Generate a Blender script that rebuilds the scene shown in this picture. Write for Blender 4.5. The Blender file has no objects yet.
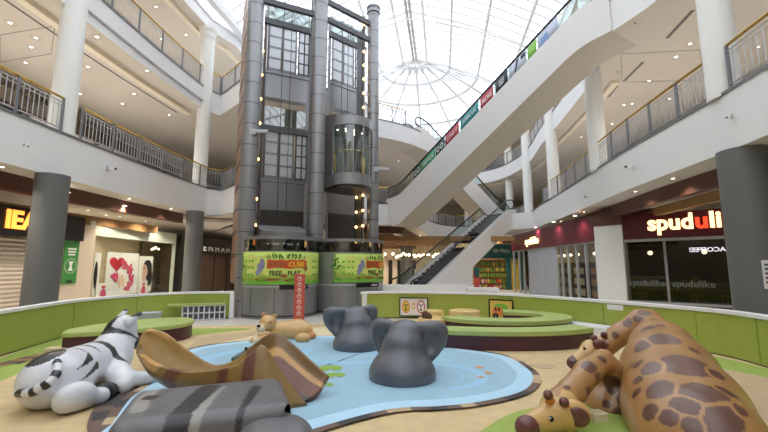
import bpy, bmesh, math, random
import numpy as np
from mathutils import Vector, Matrix, Euler
random.seed(7)
R = math.radians
SC = bpy.context.scene
COL = SC.collection
FL, PIT, CZ = 390.0, R(7.4), 1.6


def ray(x, y):
    a = (x-384)/FL; b = (216-y)/FL
    return Vector((a, math.cos(PIT)-b*math.sin(PIT), math.sin(PIT)+b*math.cos(PIT)))


def pz(x, y, z):          # the point of height z seen at x, y
    d = ray(x, y); t = (z-CZ)/d.z
    return Vector((d.x*t, d.y*t, z))


def py(x, y, Y):          # the point of depth Y seen at x, y
    d = ray(x, y); t = Y/d.y
    return Vector((d.x*t, Y, CZ+d.z*t))


# ------------------------------------------------------------------ materials
def lin(c):
    return tuple(((v/255)/12.92 if v/255 <= .04045 else ((v/255+.055)/1.055)**2.4) for v in c)+(1,)


MATS = {}


def mk(name, col, rough=.5, metal=0, emit=0, var=0, scale=8, bump=0, bscale=40, spec=.5, alpha=1, trans=0, attr=False, coat=0):
    if name in MATS: return MATS[name]
    m = bpy.data.materials.new(name); m.use_nodes = True
    nt = m.node_tree; b = nt.nodes['Principled BSDF']
    c = lin(col)
    b.inputs['Base Color'].default_value = c
    b.inputs['Roughness'].default_value = rough
    b.inputs['Metallic'].default_value = metal
    b.inputs['Specular IOR Level'].default_value = spec
    b.inputs['Coat Weight'].default_value = coat
    b.inputs['Coat Roughness'].default_value = .25
    if trans: b.inputs['Transmission Weight'].default_value = trans
    if alpha < 1: b.inputs['Alpha'].default_value = alpha
    if emit:
        b.inputs['Emission Color'].default_value = c
        b.inputs['Emission Strength'].default_value = emit
    tc = nt.nodes.new('ShaderNodeTexCoord')
    if attr:
        at = nt.nodes.new('ShaderNodeAttribute'); at.attribute_name = 'paint'
        nt.links.new(at.outputs['Color'], b.inputs['Base Color'])
    if var:
        n = nt.nodes.new('ShaderNodeTexNoise'); n.inputs['Scale'].default_value = scale; n.inputs['Detail'].default_value = 4
        nt.links.new(tc.outputs['Object'], n.inputs['Vector'])
        mr = nt.nodes.new('ShaderNodeMapRange'); mr.inputs['From Min'].default_value = .3; mr.inputs['From Max'].default_value = .7
        mr.inputs['To Min'].default_value = 1-var; mr.inputs['To Max'].default_value = 1+var
        nt.links.new(n.outputs['Fac'], mr.inputs['Value'])
        mx = nt.nodes.new('ShaderNodeMix'); mx.data_type = 'RGBA'; mx.blend_type = 'MULTIPLY'
        mx.inputs['Factor'].default_value = 1
        if attr: nt.links.new(at.outputs['Color'], mx.inputs[6])
        else: mx.inputs[6].default_value = c
        nt.links.new(mr.outputs['Result'], mx.inputs[7])
        nt.links.new(mx.outputs[2], b.inputs['Base Color'])
    if bump:
        n = nt.nodes.new('ShaderNodeTexNoise'); n.inputs['Scale'].default_value = bscale; n.inputs['Detail'].default_value = 3
        nt.links.new(tc.outputs['Object'], n.inputs['Vector'])
        bp = nt.nodes.new('ShaderNodeBump'); bp.inputs['Strength'].default_value = bump; bp.inputs['Distance'].default_value = .02
        nt.links.new(n.outputs['Fac'], bp.inputs['Height']); nt.links.new(bp.outputs['Normal'], b.inputs['Normal'])
    MATS[name] = m
    return m


def glass(name, tint=(235, 245, 245), mix=.85, rough=.03):
    m = bpy.data.materials.new(name); m.use_nodes = True; nt = m.node_tree; nt.nodes.clear()
    o = nt.nodes.new('ShaderNodeOutputMaterial'); g = nt.nodes.new('ShaderNodeBsdfGlossy'); t = nt.nodes.new('ShaderNodeBsdfTransparent')
    t.inputs['Color'].default_value = lin(tint); g.inputs['Roughness'].default_value = rough
    g.inputs['Color'].default_value = (.9, .9, .9, 1)
    x = nt.nodes.new('ShaderNodeMixShader'); x.inputs[0].default_value = 1-mix
    nt.links.new(t.outputs[0], x.inputs[1]); nt.links.new(g.outputs[0], x.inputs[2]); nt.links.new(x.outputs[0], o.inputs[0])
    MATS[name] = m
    return m


# ------------------------------------------------------------------ objects
def tag(o, label=None, cat=None, group=None, kind=None):
    if label: o['label'] = label
    if cat: o['category'] = cat
    if group: o['group'] = group
    if kind: o['kind'] = kind
    return o


def thing(name, label, cat, loc=(0, 0, 0), rz=0, group=None, kind=None):
    o = bpy.data.objects.new(name, None); COL.objects.link(o)
    o.empty_display_size = .2
    o.location = loc; o.rotation_euler = (0, 0, rz)
    return tag(o, label, cat, group, kind)


def world(o):
    m = Matrix.Translation(o.location) @ o.rotation_euler.to_matrix().to_4x4() @ Matrix.Diagonal(o.scale).to_4x4()
    return world(o.parent) @ m if o.parent else m


def copy_tree(o, parent=None):
    c = o.copy(); COL.objects.link(c)
    if parent: c.parent = parent
    for ch in [x for x in COL.objects if x.parent == o]: copy_tree(ch, c)
    return c


def spl(pts, n=8):
    P = [Vector(p) for p in pts]; out = []
    for i in range(len(P)-1):
        a, b, c, d = P[max(i-1, 0)], P[i], P[i+1], P[min(i+2, len(P)-1)]
        for k in range(n):
            t = k/n
            out.append(.5*((2*b)+(c-a)*t+(2*a-5*b+4*c-d)*t*t+(3*b-a-3*c+d)*t**3))
    out.append(P[-1])
    return out


def offs(path, d, closed=False):           # offset a plan path to its left by d
    out = []; n = len(path)
    for i, p in enumerate(path):
        a = path[(i-1) % n] if closed or i > 0 else p; b = path[(i+1) % n] if closed or i < n-1 else p
        t = Vector((b[0]-a[0], b[1]-a[1])); t.normalize()
        out.append(Vector((p[0]-t.y*d, p[1]+t.x*d)))
    return out


class MB:
    def __init__(s): s.bm = bmesh.new(); s.mi = 0

    def face(s, vs):
        try:
            f = s.bm.faces.new(vs); f.material_index = s.mi; return f
        except ValueError: return None

    def poly(s, pts): return s.face([s.bm.verts.new(p) for p in pts])

    def grid(s, rows, cu=False, cv=False):
        V = [[s.bm.verts.new(p) for p in r] for r in rows]; n, m = len(V), len(V[0])
        for i in range(n if cu else n-1):
            for j in range(m if cv else m-1):
                s.face([V[i][j], V[(i+1) % n][j], V[(i+1) % n][(j+1) % m], V[i][(j+1) % m]])
        return V

    def box(s, c, sz, rz=0, rx=0):
        M = Matrix.Translation(c) @ Matrix.Rotation(rz, 4, 'Z') @ Matrix.Rotation(rx, 4, 'X')
        h = [v/2 for v in sz]
        v = [s.bm.verts.new(M @ Vector((a*h[0], b*h[1], c2*h[2]))) for c2 in (-1, 1) for b in (-1, 1) for a in (-1, 1)]
        for q in ((0, 2, 3, 1), (4, 5, 7, 6), (0, 1, 5, 4), (2, 6, 7, 3), (0, 4, 6, 2), (1, 3, 7, 5)): s.face([v[i] for i in q])
        return s

    def bar(s, p0, p1, w, h):
        p0, p1 = Vector(p0), Vector(p1); d = (p1-p0).normalized()
        u = d.cross(Vector((0, 0, 1)))
        if u.length < 1e-3: u = Vector((1, 0, 0))
        u.normalize(); q = u.cross(d).normalized()
        r = [[p+u*a*w/2+q*b*h/2 for a, b in ((-1, -1), (1, -1), (1, 1), (-1, 1))] for p in (p0, p1)]
        V = s.grid(r, cv=True)
        s.face(V[0][::-1]); s.face(V[1])
        return s

    def cyl(s, p0, p1, r0, r1=None, n=16, cap=True):
        return s.tube([p0, p1], r0, n, r1, cap)

    def tube(s, pts, r, n=8, r1=None, cap=True, closed=False):
        pts = [Vector(p) for p in pts]; rows = []; m = len(pts)
        up = None
        for i, p in enumerate(pts):
            a = pts[(i-1) % m] if closed or i else p; b = pts[(i+1) % m] if closed or i < m-1 else p
            d = (b-a).normalized()
            if up is None:
                up = Vector((0, 0, 1)) if abs(d.z) < .9 else Vector((1, 0, 0))
            u = d.cross(up)
            if u.length < 1e-4: u = d.cross(Vector((1, .3, 0)))
            u.normalize(); v = u.cross(d).normalized(); up = v
            rr = r[i] if isinstance(r, (list, tuple)) else (r if r1 is None else r+(r1-r)*i/(m-1))
            rows.append([p+(u*math.cos(2*math.pi*k/n)+v*math.sin(2*math.pi*k/n))*rr for k in range(n)])
        V = s.grid(rows, cu=closed, cv=True)
        if cap and not closed: s.face(V[0][::-1]); s.face(V[-1])
        return s

    def lathe(s, c, prof, n=24, cap=True):
        rows = [[(c[0]+r*math.cos(2*math.pi*k/n), c[1]+r*math.sin(2*math.pi*k/n), c[2]+z) for k in range(n)] for r, z in prof]
        V = s.grid(rows, cv=True)
        if cap: s.face(V[0][::-1]); s.face(V[-1])
        return s

    def sphere(s, c, r, n=12, M=None):
        r = (r, r, r) if not isinstance(r, (tuple, list)) else r
        rows = []
        for i in range(n//2+1):
            t = math.pi*i/(n//2); rr = max(math.sin(t), .002)
            row = []
            for k in range(n):
                q = Vector((rr*math.cos(2*math.pi*k/n)*r[0], rr*math.sin(2*math.pi*k/n)*r[1], -math.cos(t)*r[2]))
                if M is not None: q = M @ q
                row.append(Vector(c)+q)
            rows.append(row)
        V = s.grid(rows, cv=True); s.face(V[0][::-1]); s.face(V[-1])
        return s

    def prism(s, poly, z0, z1):
        a = [s.bm.verts.new((p[0], p[1], z0)) for p in poly]; b = [s.bm.verts.new((p[0], p[1], z1)) for p in poly]
        n = len(poly)
        for i in range(n): s.face([a[i], a[(i+1) % n], b[(i+1) % n], b[i]])
        s.face(a[::-1]); s.face(b)
        return s

    def strip(s, A, B, z0, z1, closed=False):   # solid band between two plan paths
        rows = [[(a[0], a[1], z0), (b[0], b[1], z0), (b[0], b[1], z1), (a[0], a[1], z1)] for a, b in zip(A, B)]
        V = s.grid(rows, cu=closed, cv=True)
        if not closed: s.face(V[0][::-1]); s.face(V[-1])
        return s

    def wall(s, path, th, z0, z1, closed=False): return s.strip(path, offs(path, th, closed), z0, z1, closed)

    def text(s, body, size, at, d, bold=0, depth=.02, align='LEFT', up=0, sx=1, mirror=False, tilt=0, fit=0):
        cu = bpy.data.curves.new('t', 'FONT'); cu.body = body; cu.size = size; cu.extrude = depth/2; cu.offset = bold
        cu.align_x = align; cu.resolution_u = 3
        o = bpy.data.objects.new('t', cu); COL.objects.link(o)
        bpy.context.view_layer.update()
        me = bpy.data.meshes.new_from_object(o.evaluated_get(bpy.context.evaluated_depsgraph_get()))
        rz = math.atan2(d[1], d[0])
        if fit:
            xs = [v.co.x for v in me.vertices]; sx = fit/(max(xs)-min(xs))
        M = Matrix.Translation(at) @ Matrix.Rotation(rz, 4, 'Z') @ Matrix.Rotation(math.pi/2, 4, 'X') @ Matrix.Rotation(tilt, 4, 'Z') @ Matrix.Diagonal((-sx if mirror else sx, 1, 1, 1))
        vs = [s.bm.verts.new(M @ v.co) for v in me.vertices]
        for p in me.polygons: s.face([vs[i] for i in p.vertices])
        bpy.data.objects.remove(o); bpy.data.curves.remove(cu); bpy.data.meshes.remove(me)
        return s

    def build(s, name, mats, parent=None, label=None, cat=None, group=None, kind=None, smooth=True, ang=35, bevel=0, solid=0, fix=True):
        bmesh.ops.remove_doubles(s.bm, verts=s.bm.verts, dist=1e-5)
        if fix: bmesh.ops.recalc_face_normals(s.bm, faces=s.bm.faces)
        me = bpy.data.meshes.new(name)
        off = None
        if parent is not None: s.bm.transform(world(parent).inverted())
        elif len(s.bm.verts):
            co = [v.co for v in s.bm.verts]
            off = Vector(((min(c.x for c in co)+max(c.x for c in co))/2, (min(c.y for c in co)+max(c.y for c in co))/2, min(c.z for c in co)))
            s.bm.transform(Matrix.Translation(-off))
        s.bm.to_mesh(me); s.bm.free()
        for m in (mats if isinstance(mats, (list, tuple)) else [mats]): me.materials.append(MATS[m] if isinstance(m, str) else m)
        if smooth:
            me.polygons.foreach_set('use_smooth', [True]*len(me.polygons)); me.set_sharp_from_angle(angle=R(ang))
        o = bpy.data.objects.new(name, me); COL.objects.link(o)
        if parent is not None: o.parent = parent
        if off is not None: o.location = off
        if solid:
            md = o.modifiers.new('s', 'SOLIDIFY'); md.thickness = solid; md.offset = 0
        if bevel:
            md = o.modifiers.new('b', 'BEVEL'); md.width = bevel; md.segments = 2; md.limit_method = 'ANGLE'; md.angle_limit = R(40)
        return tag(o, label, cat, group, kind)


# ------------------------------------------------------------------ smooth solid bodies
def rotm(e): return np.array(Euler(e).to_matrix())


def sdf(P, prims):
    f = np.full(P.shape[:-1], 9.0)
    for q in prims:
        kind, k = q[0], q[-1]
        if kind[-1] == 'e':
            c, r, e = q[1], np.array(q[2]), q[3]
            L = P-np.array(c)
            if any(e): L = L @ rotm(e)
            k0 = np.linalg.norm(L/r, axis=-1); k1 = np.linalg.norm(L/(r*r), axis=-1)
            d = k0*(k0-1)/np.maximum(k1, 1e-6)
        elif kind[-1] == 'b':                # rounded box
            c, r, e = q[1], np.array(q[2]), q[3]
            L = P-np.array(c)
            if any(e): L = L @ rotm(e)
            rd = min(r)*.5; w = np.abs(L)-(r-rd)
            d = np.linalg.norm(np.maximum(w, 0), axis=-1)+np.minimum(w.max(-1), 0)-rd
        else:
            a, b, r0, r1 = np.array(q[1]), np.array(q[2]), q[3], q[4]
            ab = b-a; t = np.clip(((P-a) @ ab)/max(ab @ ab, 1e-9), 0, 1)
            d = np.linalg.norm(P-a-t[..., None]*ab, axis=-1)-(r0+(r1-r0)*t)
        if kind[0] == '-':
            h = np.clip(.5-.5*(f+d)/k, 0, 1); f = f+(-d-f)*h+k*h*(1-h)
        else:
            h = np.clip(.5+.5*(f-d)/k, 0, 1); f = f+(d-f)*h-k*h*(1-h)
    return f


def body(name, prims, h, mat, parent=None, paint=None, cut=None, local=False, **kw):
    pts = []
    for q in prims:
        if q[0][0] == '-': continue
        if q[0] in 'eb': r = max(q[2]); pts += [np.array(q[1])-r, np.array(q[1])+r]
        else:
            r = max(q[3], q[4])
            for c in (q[1], q[2]): pts += [np.array(c)-r, np.array(c)+r]
    lo = np.min(pts, 0)-3*h; hi = np.max(pts, 0)+3*h
    n = np.ceil((hi-lo)/h).astype(int)+1
    G = np.stack(np.meshgrid(*[lo[i]+h*np.arange(n[i]) for i in range(3)], indexing='ij'), -1)
    f = sdf(G, prims)
    if cut is not None: f = np.maximum(f, cut-G[..., 2])   # flat underside
    s = f < 0; cs = tuple(n-1); acc = np.zeros(cs+(3,)); cnt = np.zeros(cs)
    for ax in range(3):
        o1, o2 = [i for i in range(3) if i != ax]
        for u in (0, 1):
            for v in (0, 1):
                a = [0, 0, 0]; a[o1] = u; a[o2] = v; b = list(a); b[ax] = 1
                sl = lambda t: tuple(slice(t[i], t[i]+cs[i]) for i in range(3))
                fa, fb = f[sl(a)], f[sl(b)]; cr = (fa < 0) != (fb < 0)
                t = np.where(cr, fa/np.where(cr, fa-fb, 1), 0)
                pos = np.zeros(cs+(3,)); pos[:] = a; pos[..., ax] += t
                acc += cr[..., None]*pos; cnt += cr
    m = cnt > 0; idx = np.full(cs, -1); idx[m] = np.arange(m.sum())
    I = np.argwhere(m); V = lo+h*(I+acc[m]/cnt[m][:, None])
    faces = []
    for ax in range(3):
        b, c = [(1, 2), (2, 0), (0, 1)][ax]
        sa = [slice(None)]*3; sb = [slice(None)]*3; sa[ax] = slice(0, -1); sb[ax] = slice(1, None)
        S0, S1 = s[tuple(sa)], s[tuple(sb)]
        E = np.argwhere(S0 != S1)
        E = E[(E[:, b] > 0) & (E[:, c] > 0) & (E[:, b] < cs[b]) & (E[:, c] < cs[c])]
        db = np.zeros(3, int); db[b] = 1; dc = np.zeros(3, int); dc[c] = 1
        q = np.stack([idx[tuple((E-db-dc).T)], idx[tuple((E-dc).T)], idx[tuple(E.T)], idx[tuple((E-db).T)]], 1)
        fl = ~S0[tuple(E.T)]; q[fl] = q[fl][:, ::-1]
        faces.append(q)
    faces = np.concatenate(faces)
    me = bpy.data.meshes.new(name)
    off = np.array(world(parent).translation) if parent is not None else np.array([(V[:, 0].min()+V[:, 0].max())/2, (V[:, 1].min()+V[:, 1].max())/2, V[:, 2].min()])
    if local: Vl = V
    elif parent is not None:
        Mi = np.array(world(parent).inverted()); Vl = V @ Mi[:3, :3].T+Mi[:3, 3]
    else: Vl = V-off
    me.from_pydata(Vl.tolist(), [], faces.tolist())
    if paint is not None:
        colr = np.ones((len(V), 4)); colr[:, :3] = paint(V)
        at = me.color_attributes.new('paint', 'FLOAT_COLOR', 'POINT'); at.data.foreach_set('color', colr.ravel())
    me.materials.append(MATS[mat]); me.polygons.foreach_set('use_smooth', [True]*len(me.polygons))
    o = bpy.data.objects.new(name, me); COL.objects.link(o)
    if parent is not None: o.parent = parent
    elif not local: o.location = off
    md = o.modifiers.new('sm', 'SMOOTH'); md.factor = .5; md.iterations = 3
    return tag(o, **kw)
EXPO, SKY = 0.38, 2.3
WU, WT, WB, WG = 95, 110, 26, 65
# ------------------------------------------------------------------ camera, view, world
cam = bpy.data.objects.new('camera', bpy.data.cameras.new('camera')); COL.objects.link(cam)
cam.location = (0, 0, CZ); cam.rotation_euler = (math.pi/2+PIT, 0, 0)
cam.data.sensor_width = 36; cam.data.lens = 36*FL/768; cam.data.clip_end = 300
SC.camera = cam
SC.view_settings.view_transform = 'Standard'; SC.view_settings.look = 'None'; SC.view_settings.exposure = EXPO; SC.view_settings.gamma = 1
W = bpy.data.worlds.new('sky'); SC.world = W; W.use_nodes = True
bg = W.node_tree.nodes['Background']; bg.inputs[0].default_value = (.95, .975, 1, 1); bg.inputs[1].default_value = SKY

mk('fascia', (232, 232, 234), .55); mk('soffit', (214, 206, 194), .7); mk('cream', (240, 228, 206), .7); mk('white', (238, 238, 236), .45)
mk('beigewall', (205, 190, 165), .7, var=.05, scale=2); mk('tile', (214, 208, 200), .3, var=.05, scale=1.5)
mk('brown', (92, 58, 48), .5); mk('timber', (150, 112, 70), .5, var=.15, scale=6); mk('darkcol', (104, 105, 104), .5)
mk('steel', (146, 147, 150), .36, .6); mk('steeldark', (84, 85, 88), .4, .6); mk('rail', (184, 185, 190), .4, .2); mk('brass', (200, 165, 85), .25, .9)
mk('railgrey', (120, 122, 128), .45, .3); mk('copper', (170, 135, 115), .4, .5); mk('black', (22, 22, 24), .4); mk('dark', (42, 40, 40), .5)
mk('lime', (162, 174, 80), .45, var=.04, scale=3); mk('limetop', (166, 184, 108), .5, var=.04, scale=3); mk('maroon', (76, 40, 50), .4); mk('capwhite', (236, 236, 240), .4)
mk('shopmaroon', (88, 26, 40), .35); mk('tan', (206, 182, 138), .75, var=.09, scale=5, bump=.15, bscale=120)
mk('pond', (154, 190, 210), .55, var=.05, scale=3); mk('pondrim', (178, 214, 236), .55, var=.03, scale=4); mk('grassfloor', (150, 170, 80), .7, var=.07, scale=6)
mk('stripebrown', (110, 88, 78), .7); mk('stripedark', (62, 58, 60), .7); mk('paleroad', (214, 200, 164), .75, var=.06, scale=4); mk('oldtan', (188, 164, 130), .75, var=.06, scale=4)
mk('bulb', (255, 190, 110), .4, emit=6); mk('lampwarm', (255, 240, 214), .4, emit=7); mk('grille', (110, 104, 96), .5)
mk('sign_lit', (255, 226, 160), .4, emit=1.6); mk('sign_orange', (255, 150, 60), .4, emit=1.8); mk('sign_red', (250, 70, 40), .4, emit=1.2)
glass('clear', (238, 246, 246), .9); glass('tinted', (180, 190, 190), .82); glass('shopglass', (246, 249, 247), .95); glass('darkglass', (196, 198, 196), .94)
glass('skyglass', (236, 240, 244), .95, .2)

# ------------------------------------------------------------------ plan of the storeys
LB, LT, UB, UT, CB = 3.91, 5.07, 8.76, 9.76, 12.75      # lower slab bottom / top, upper slab bottom / top, top ceiling
left_edge = [(-9.1, -16), (-8.75, 0), (-8.52, 8.5), (-8.45, 11), (-8.28, 14), (-7.95, 17.3)]
behind1 = [(-7.55, 17.75), (-7.2, 17.4), (-5.9, 15.9), (-5.4, 15.95), (-3.3, 17.0), (-2.6, 17.2), (-1.0, 18.5), (-.6, 20)]
left_edge2 = [(x-.28, y) for x, y in left_edge]
behind2 = [(-7.86, 17.85), (-7.5, 17.55)]+behind1[2:]
land1 = [(-.35, 21.6), (1.6, 22.0), (2.4, 25), (3.6, 30), (5.2, 33), (7.2, 34)]
land2 = [(-.35, 20.9), (1.3, 22.0), (2.6, 23.6), (3.2, 26), (3.8, 31), (5.2, 33.6), (7.2, 34)]
right_edge = [(9.3, 32.2), (10, 29), (9.75, 26.3), (9.0, 22.3), (8.55, 19), (8.13, 16.3), (7.45, 12.2), (7.28, 10.9), (6.97, 7.9), (6.7, 5.5), (6.75, 0), (7.1, -16)]
right_edge2 = [(9.3, 32.2), (10.1, 29), (10, 26), (9.3, 22.3), (8.85, 19), (8.42, 16.3), (8.2, 15), (7.9, 13.6), (7.55, 12.8), (6.9, 12.3), (6.85, 11.6), (7.0, 11.1), (7.14, 10.7), (7.4, 9.6), (7.25, 7.9), (7.0, 5.5), (6.95, 0), (7.1, -16)]


def sm(pts): return [Vector((p[0], p[1])) for p in spl([(a, b, 0) for a, b in pts], 5)]


E1 = sm(left_edge)+[Vector(p) for p in behind1]+sm(land1+right_edge)
E2 = sm(left_edge2)+[Vector(p) for p in behind2]+sm(land2+right_edge2)
E3 = sm(left_edge2)+sm([(-7.55, 18.6), (-7.2, 21), (-6.2, 26), (-4.9, 30.5), (-2, 34.6), (2.9, 36.6), (7, 35), (9.3, 32.2)]+right_edge2[1:5]+[(7.6, 12.2), (7.4, 8), (7.1, 5), (7.1, -16)])


def outer(path, X0=-15, X1=16, Y1=46):      # where each edge point's slab ends at the outside walls
    out = []; notch = [(-15, 20), (-15, 24), (-15, 30), (-15, 36), (-15, 46), (-12, 46), (-9, 46), (-7.2, 46)]
    bh = {tuple(b): Vector(q) for bb in (behind1, behind2) for b, q in zip(bb, notch)}
    for p in path:
        k = next((q for b, q in bh.items() if (Vector(b)-p).length < 1e-4), None)
        if k is not None: out.append(k); continue
        c = Vector((1.2, 15)) if p.y > 15 and not (p.x < -7.8 and p.y < 17.5) else Vector((1.2, p.y))
        d = Vector(p)-c
        if d.length < 1e-6: d = Vector((0, 1))
        t = 99
        if d.x < 0: t = min(t, (X0-c.x)/d.x)
        if d.x > 0: t = min(t, (X1-c.x)/d.x)
        if d.y > 0: t = min(t, (Y1-c.y)/d.y)
        out.append(c+d*max(t, 1.0))
    return out


for nm, E, zb, zt in (('balcony_slab', E1, LB, LT), ('balcony_slab', E2, UB, UT), ('ceiling_upper', E3, CB, CB+.75)):
    m = MB(); O = outer(E); n = len(E)
    rows = [[(a.x, a.y, zt), (a.x, a.y, zb), (b.x, b.y, zb), (b.x, b.y, zt)] for a, b in zip(E, O)]
    V = m.grid(rows, cv=True)
    m.bm.faces.ensure_lookup_table()
    for k, f in enumerate(m.bm.faces): f.material_index = 1 if k % 4 == 1 else 0
    m.build(nm, ['fascia', 'soffit'], kind='structure', ang=30)

# plinth rim under the railings, and stepped cornice under the upper slabs
def trim(E, d0, th, z0, z1, mat, nm):
    A = offs(E, d0); MB().wall(A, th, z0, z1).build(nm, mat, kind='structure', ang=30)


trim(E1, -.03, .16, LT, LT+.06, 'railgrey', 'trim_1'); trim(E2, -.03, .16, UT, UT+.06, 'railgrey', 'trim_2')
iL = len(sm(left_edge))
trim(E2[:iL], -.05, .1, UB+.3, UB+.36, 'rail', 'trim_3')
trim(E2[:iL], .75, .25, UB-.16, UB, 'cream', 'trim_4'); trim(E2[:iL], 1.45, .05, UB-.02, UB+.0, 'grille', 'trim_5')
for nm, sel in (('trim_6', [p for p in E2[iL:] if p.y > 14.2 and p.x > 7.9]),):
    trim(sel, .75, .25, UB-.14, UB, 'cream', nm)
trim(E3, -.07, .2, CB+.55, CB+.75, 'fascia', 'trim_7'); trim(E3, .5, .2, CB-.15, CB, 'cream', 'trim_8')
# brown bulkhead below the first storey, and the shop ceiling behind it
for nm, seg in (('trim_9', E1[4:iL-1]), ('trim_10', E1[iL+len(behind1)-2:])):
    trim(seg, .8, .25, LB-.42, LB, 'brown', nm)
    trim(seg, 1.95, .2, LB-(.85 if nm == 'trim_9' else .5), LB-(.55 if nm == 'trim_9' else .22), 'timber', nm)
mk('shopceil', (226, 220, 212), .7)
A = offs(E1, 1.05); B = outer(E1); MB().strip(A, B, LB-.2, LB-.05).build('ceiling_lower', 'shopceil', kind='structure')

# floor, outside walls
MB().box((.5, 15, -.1), (32, 64, .2)).build('floor', 'tile', kind='structure')
MB().box((-15.1, 15, 6.7), (.2, 64, 13.4)).build('wall_left', 'beigewall', kind='structure')
MB().box((16.1, 15, 6.7), (.2, 64, 13.4)).build('wall_right', 'beigewall', kind='structure')
MB().box((.5, 46.1, 6.7), (31.4, .2, 13.4)).build('wall_back', 'beigewall', kind='structure')
MB().box((.5, -16.1, 8), (31.4, .2, 16)).build('wall_rear', 'beigewall', kind='structure')

# ------------------------------------------------------------------ glazed roof
ax = Vector((math.sin(R(8.6)), math.cos(R(8.6)), 0)); sd = Vector((ax.y, -ax.x, 0))
RC = Vector((2.35, 27.8, 0)); ZR, ZE, RR = 17.3, 13.5, 8.3


def roofz(d):                                  # height at distance d from the ridge
    t = min(d/RR, 1.15); return ZR-(ZR-ZE)*(.55*t+.45*t*t)


mk('roofrib', (240, 240, 240), .6); mk('ridge', (196, 192, 184), .5)
roof = thing('ceiling_skylight', 'glazed white barrel roof with a ribbed half dome end over the atrium', None, RC+Vector((0, 0, ZE)), kind='structure')


def rp(u, s, dz=0): q = RC+ax*u+sd*s; return Vector((q.x, q.y, roofz(abs(s))+dz))


def dp(a, d, dz=0): q = RC+(ax*math.cos(a)+sd*math.sin(a))*d; return Vector((q.x, q.y, roofz(d)+dz))


m = MB()
ss = [RR*k/8 for k in range(-8, 9)]
m.grid([[rp(u, s, .05) for s in ss] for u in [-44+4.4*i for i in range(11)]])
m.grid([[dp(math.pi*(k/32)-math.pi/2, RR*j/8+.02, .05) for j in range(9)] for k in range(33)])
m.build('glass_pane', 'skyglass', roof, ang=60)
m = MB()
for i in range(63):                            # fine glazing bars across the barrel
    u = -43.4+.7*i
    for sg in (-1, 1): m.tube([rp(u, sg*RR*k/6) for k in range(7)], .056, 4)
m.build('glazing_bar', 'roofrib', roof)
for i in range(8):                             # arched trusses
    u = -43.4+5.6*i+4.2
    for lo in (.1, ):
        MB().tube([rp(u, RR*k/10, -.1) for k in range(-10, 11)], .07, 6).tube([rp(u, RR*k/10, -.55+.45*abs(k)/10) for k in range(-10, 11)], .05, 5).build('arch_truss', 'roofrib', roof)
for s in (-.9, .9, -2.6, 2.6, -4.6, 4.6, -6.6, 6.6):
    MB().tube([rp(-44, s, -.06), rp(0, s, -.06)], .1, 6).build('purlin', 'roofrib', roof)
MB().tube([rp(-44, -.12, -.1), rp(.1, -.12, -.1)], .1, 6).tube([rp(-44, .12, -.1), rp(.1, .12, -.1)], .1, 6).build('ridge_beam', 'ridge', roof)
for d in (.9, 2.6, 4.6, 6.6):
    MB().tube([dp(math.pi*k/32-math.pi/2, d, -.06) for k in range(33)], .11, 6).build('ring_beam', 'roofrib', roof)
for k in range(9):
    a = math.pi*k/8-math.pi/2
    MB().tube([dp(a, d, -.05) for d in (.1, 2, 4, 6, RR)], .09, 6).build('dome_rib', 'roofrib', roof)
m = MB()
for k in range(65):
    a = math.pi*k/64-math.pi/2
    m.tube([dp(a, d) for d in ((.9 if k % 2 == 0 else 2.6), 4, 6, RR)], .05, 4)
m.build('dome_glazing_bar', 'roofrib', roof)
eave = [rp(-44, -RR)]+[dp(math.pi*k/32-math.pi/2, RR) for k in range(33)]+[rp(-44, RR)]
# upstand under the roof's rim
MB().wall([Vector((p.x, p.y)) for p in eave], -.3, CB+.5, ZE+.12).build('trim_11', 'fascia', kind='structure', ang=30)

# ------------------------------------------------------------------ columns
def column(x, y, r, z0, z1, mat, label, cap=True, ring=False):
    t = thing('column', label, None, (x, y, z0), kind='structure')
    MB().lathe((x, y, z0), [(r, 0), (r, z1-z0)], 32).build('shaft', mat, t)
    if cap:
        MB().lathe((x, y, z1-.55), [(r*1.02, 0), (r*1.2, .04), (r*1.2, .1), (r*1.05, .14), (r*1.05, .3), (r*1.35, .42), (r*1.35, .55)], 32).build('capital', mat, t)
    return t


for x, y, r, lab in ((-8.45, 9.75, .36, 'dark grey round column in front of the shuttered shop'), (-7.95, 16.3, .34, 'dark grey round column before the black department store front'), (7.2, 7.6, .42, 'dark grey round column before the potato cafe')):
    column(x, y, r, 0, LB, 'darkcol', lab, cap=False)
for x, y in ((-8.76, 10.2), (-8.3, 17.2), (7.14, 7.78), (7.85, 13.9), (8.98, 20.2), (9.98, 26.6), (10.3, 31.5), (7.6, 35), (-9.1, 2.5), (4.2, 34.3)):
    column(x, y, .3, LT, CB, 'white', 'white round column rising through both upper storeys')
for x, y in ((1.7, 29.5), (6.1, 36), (-2, 27)):
    column(x, y, .45, 0, LB-.2, 'darkcol', 'grey column at the back of the mall', cap=False)

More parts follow.
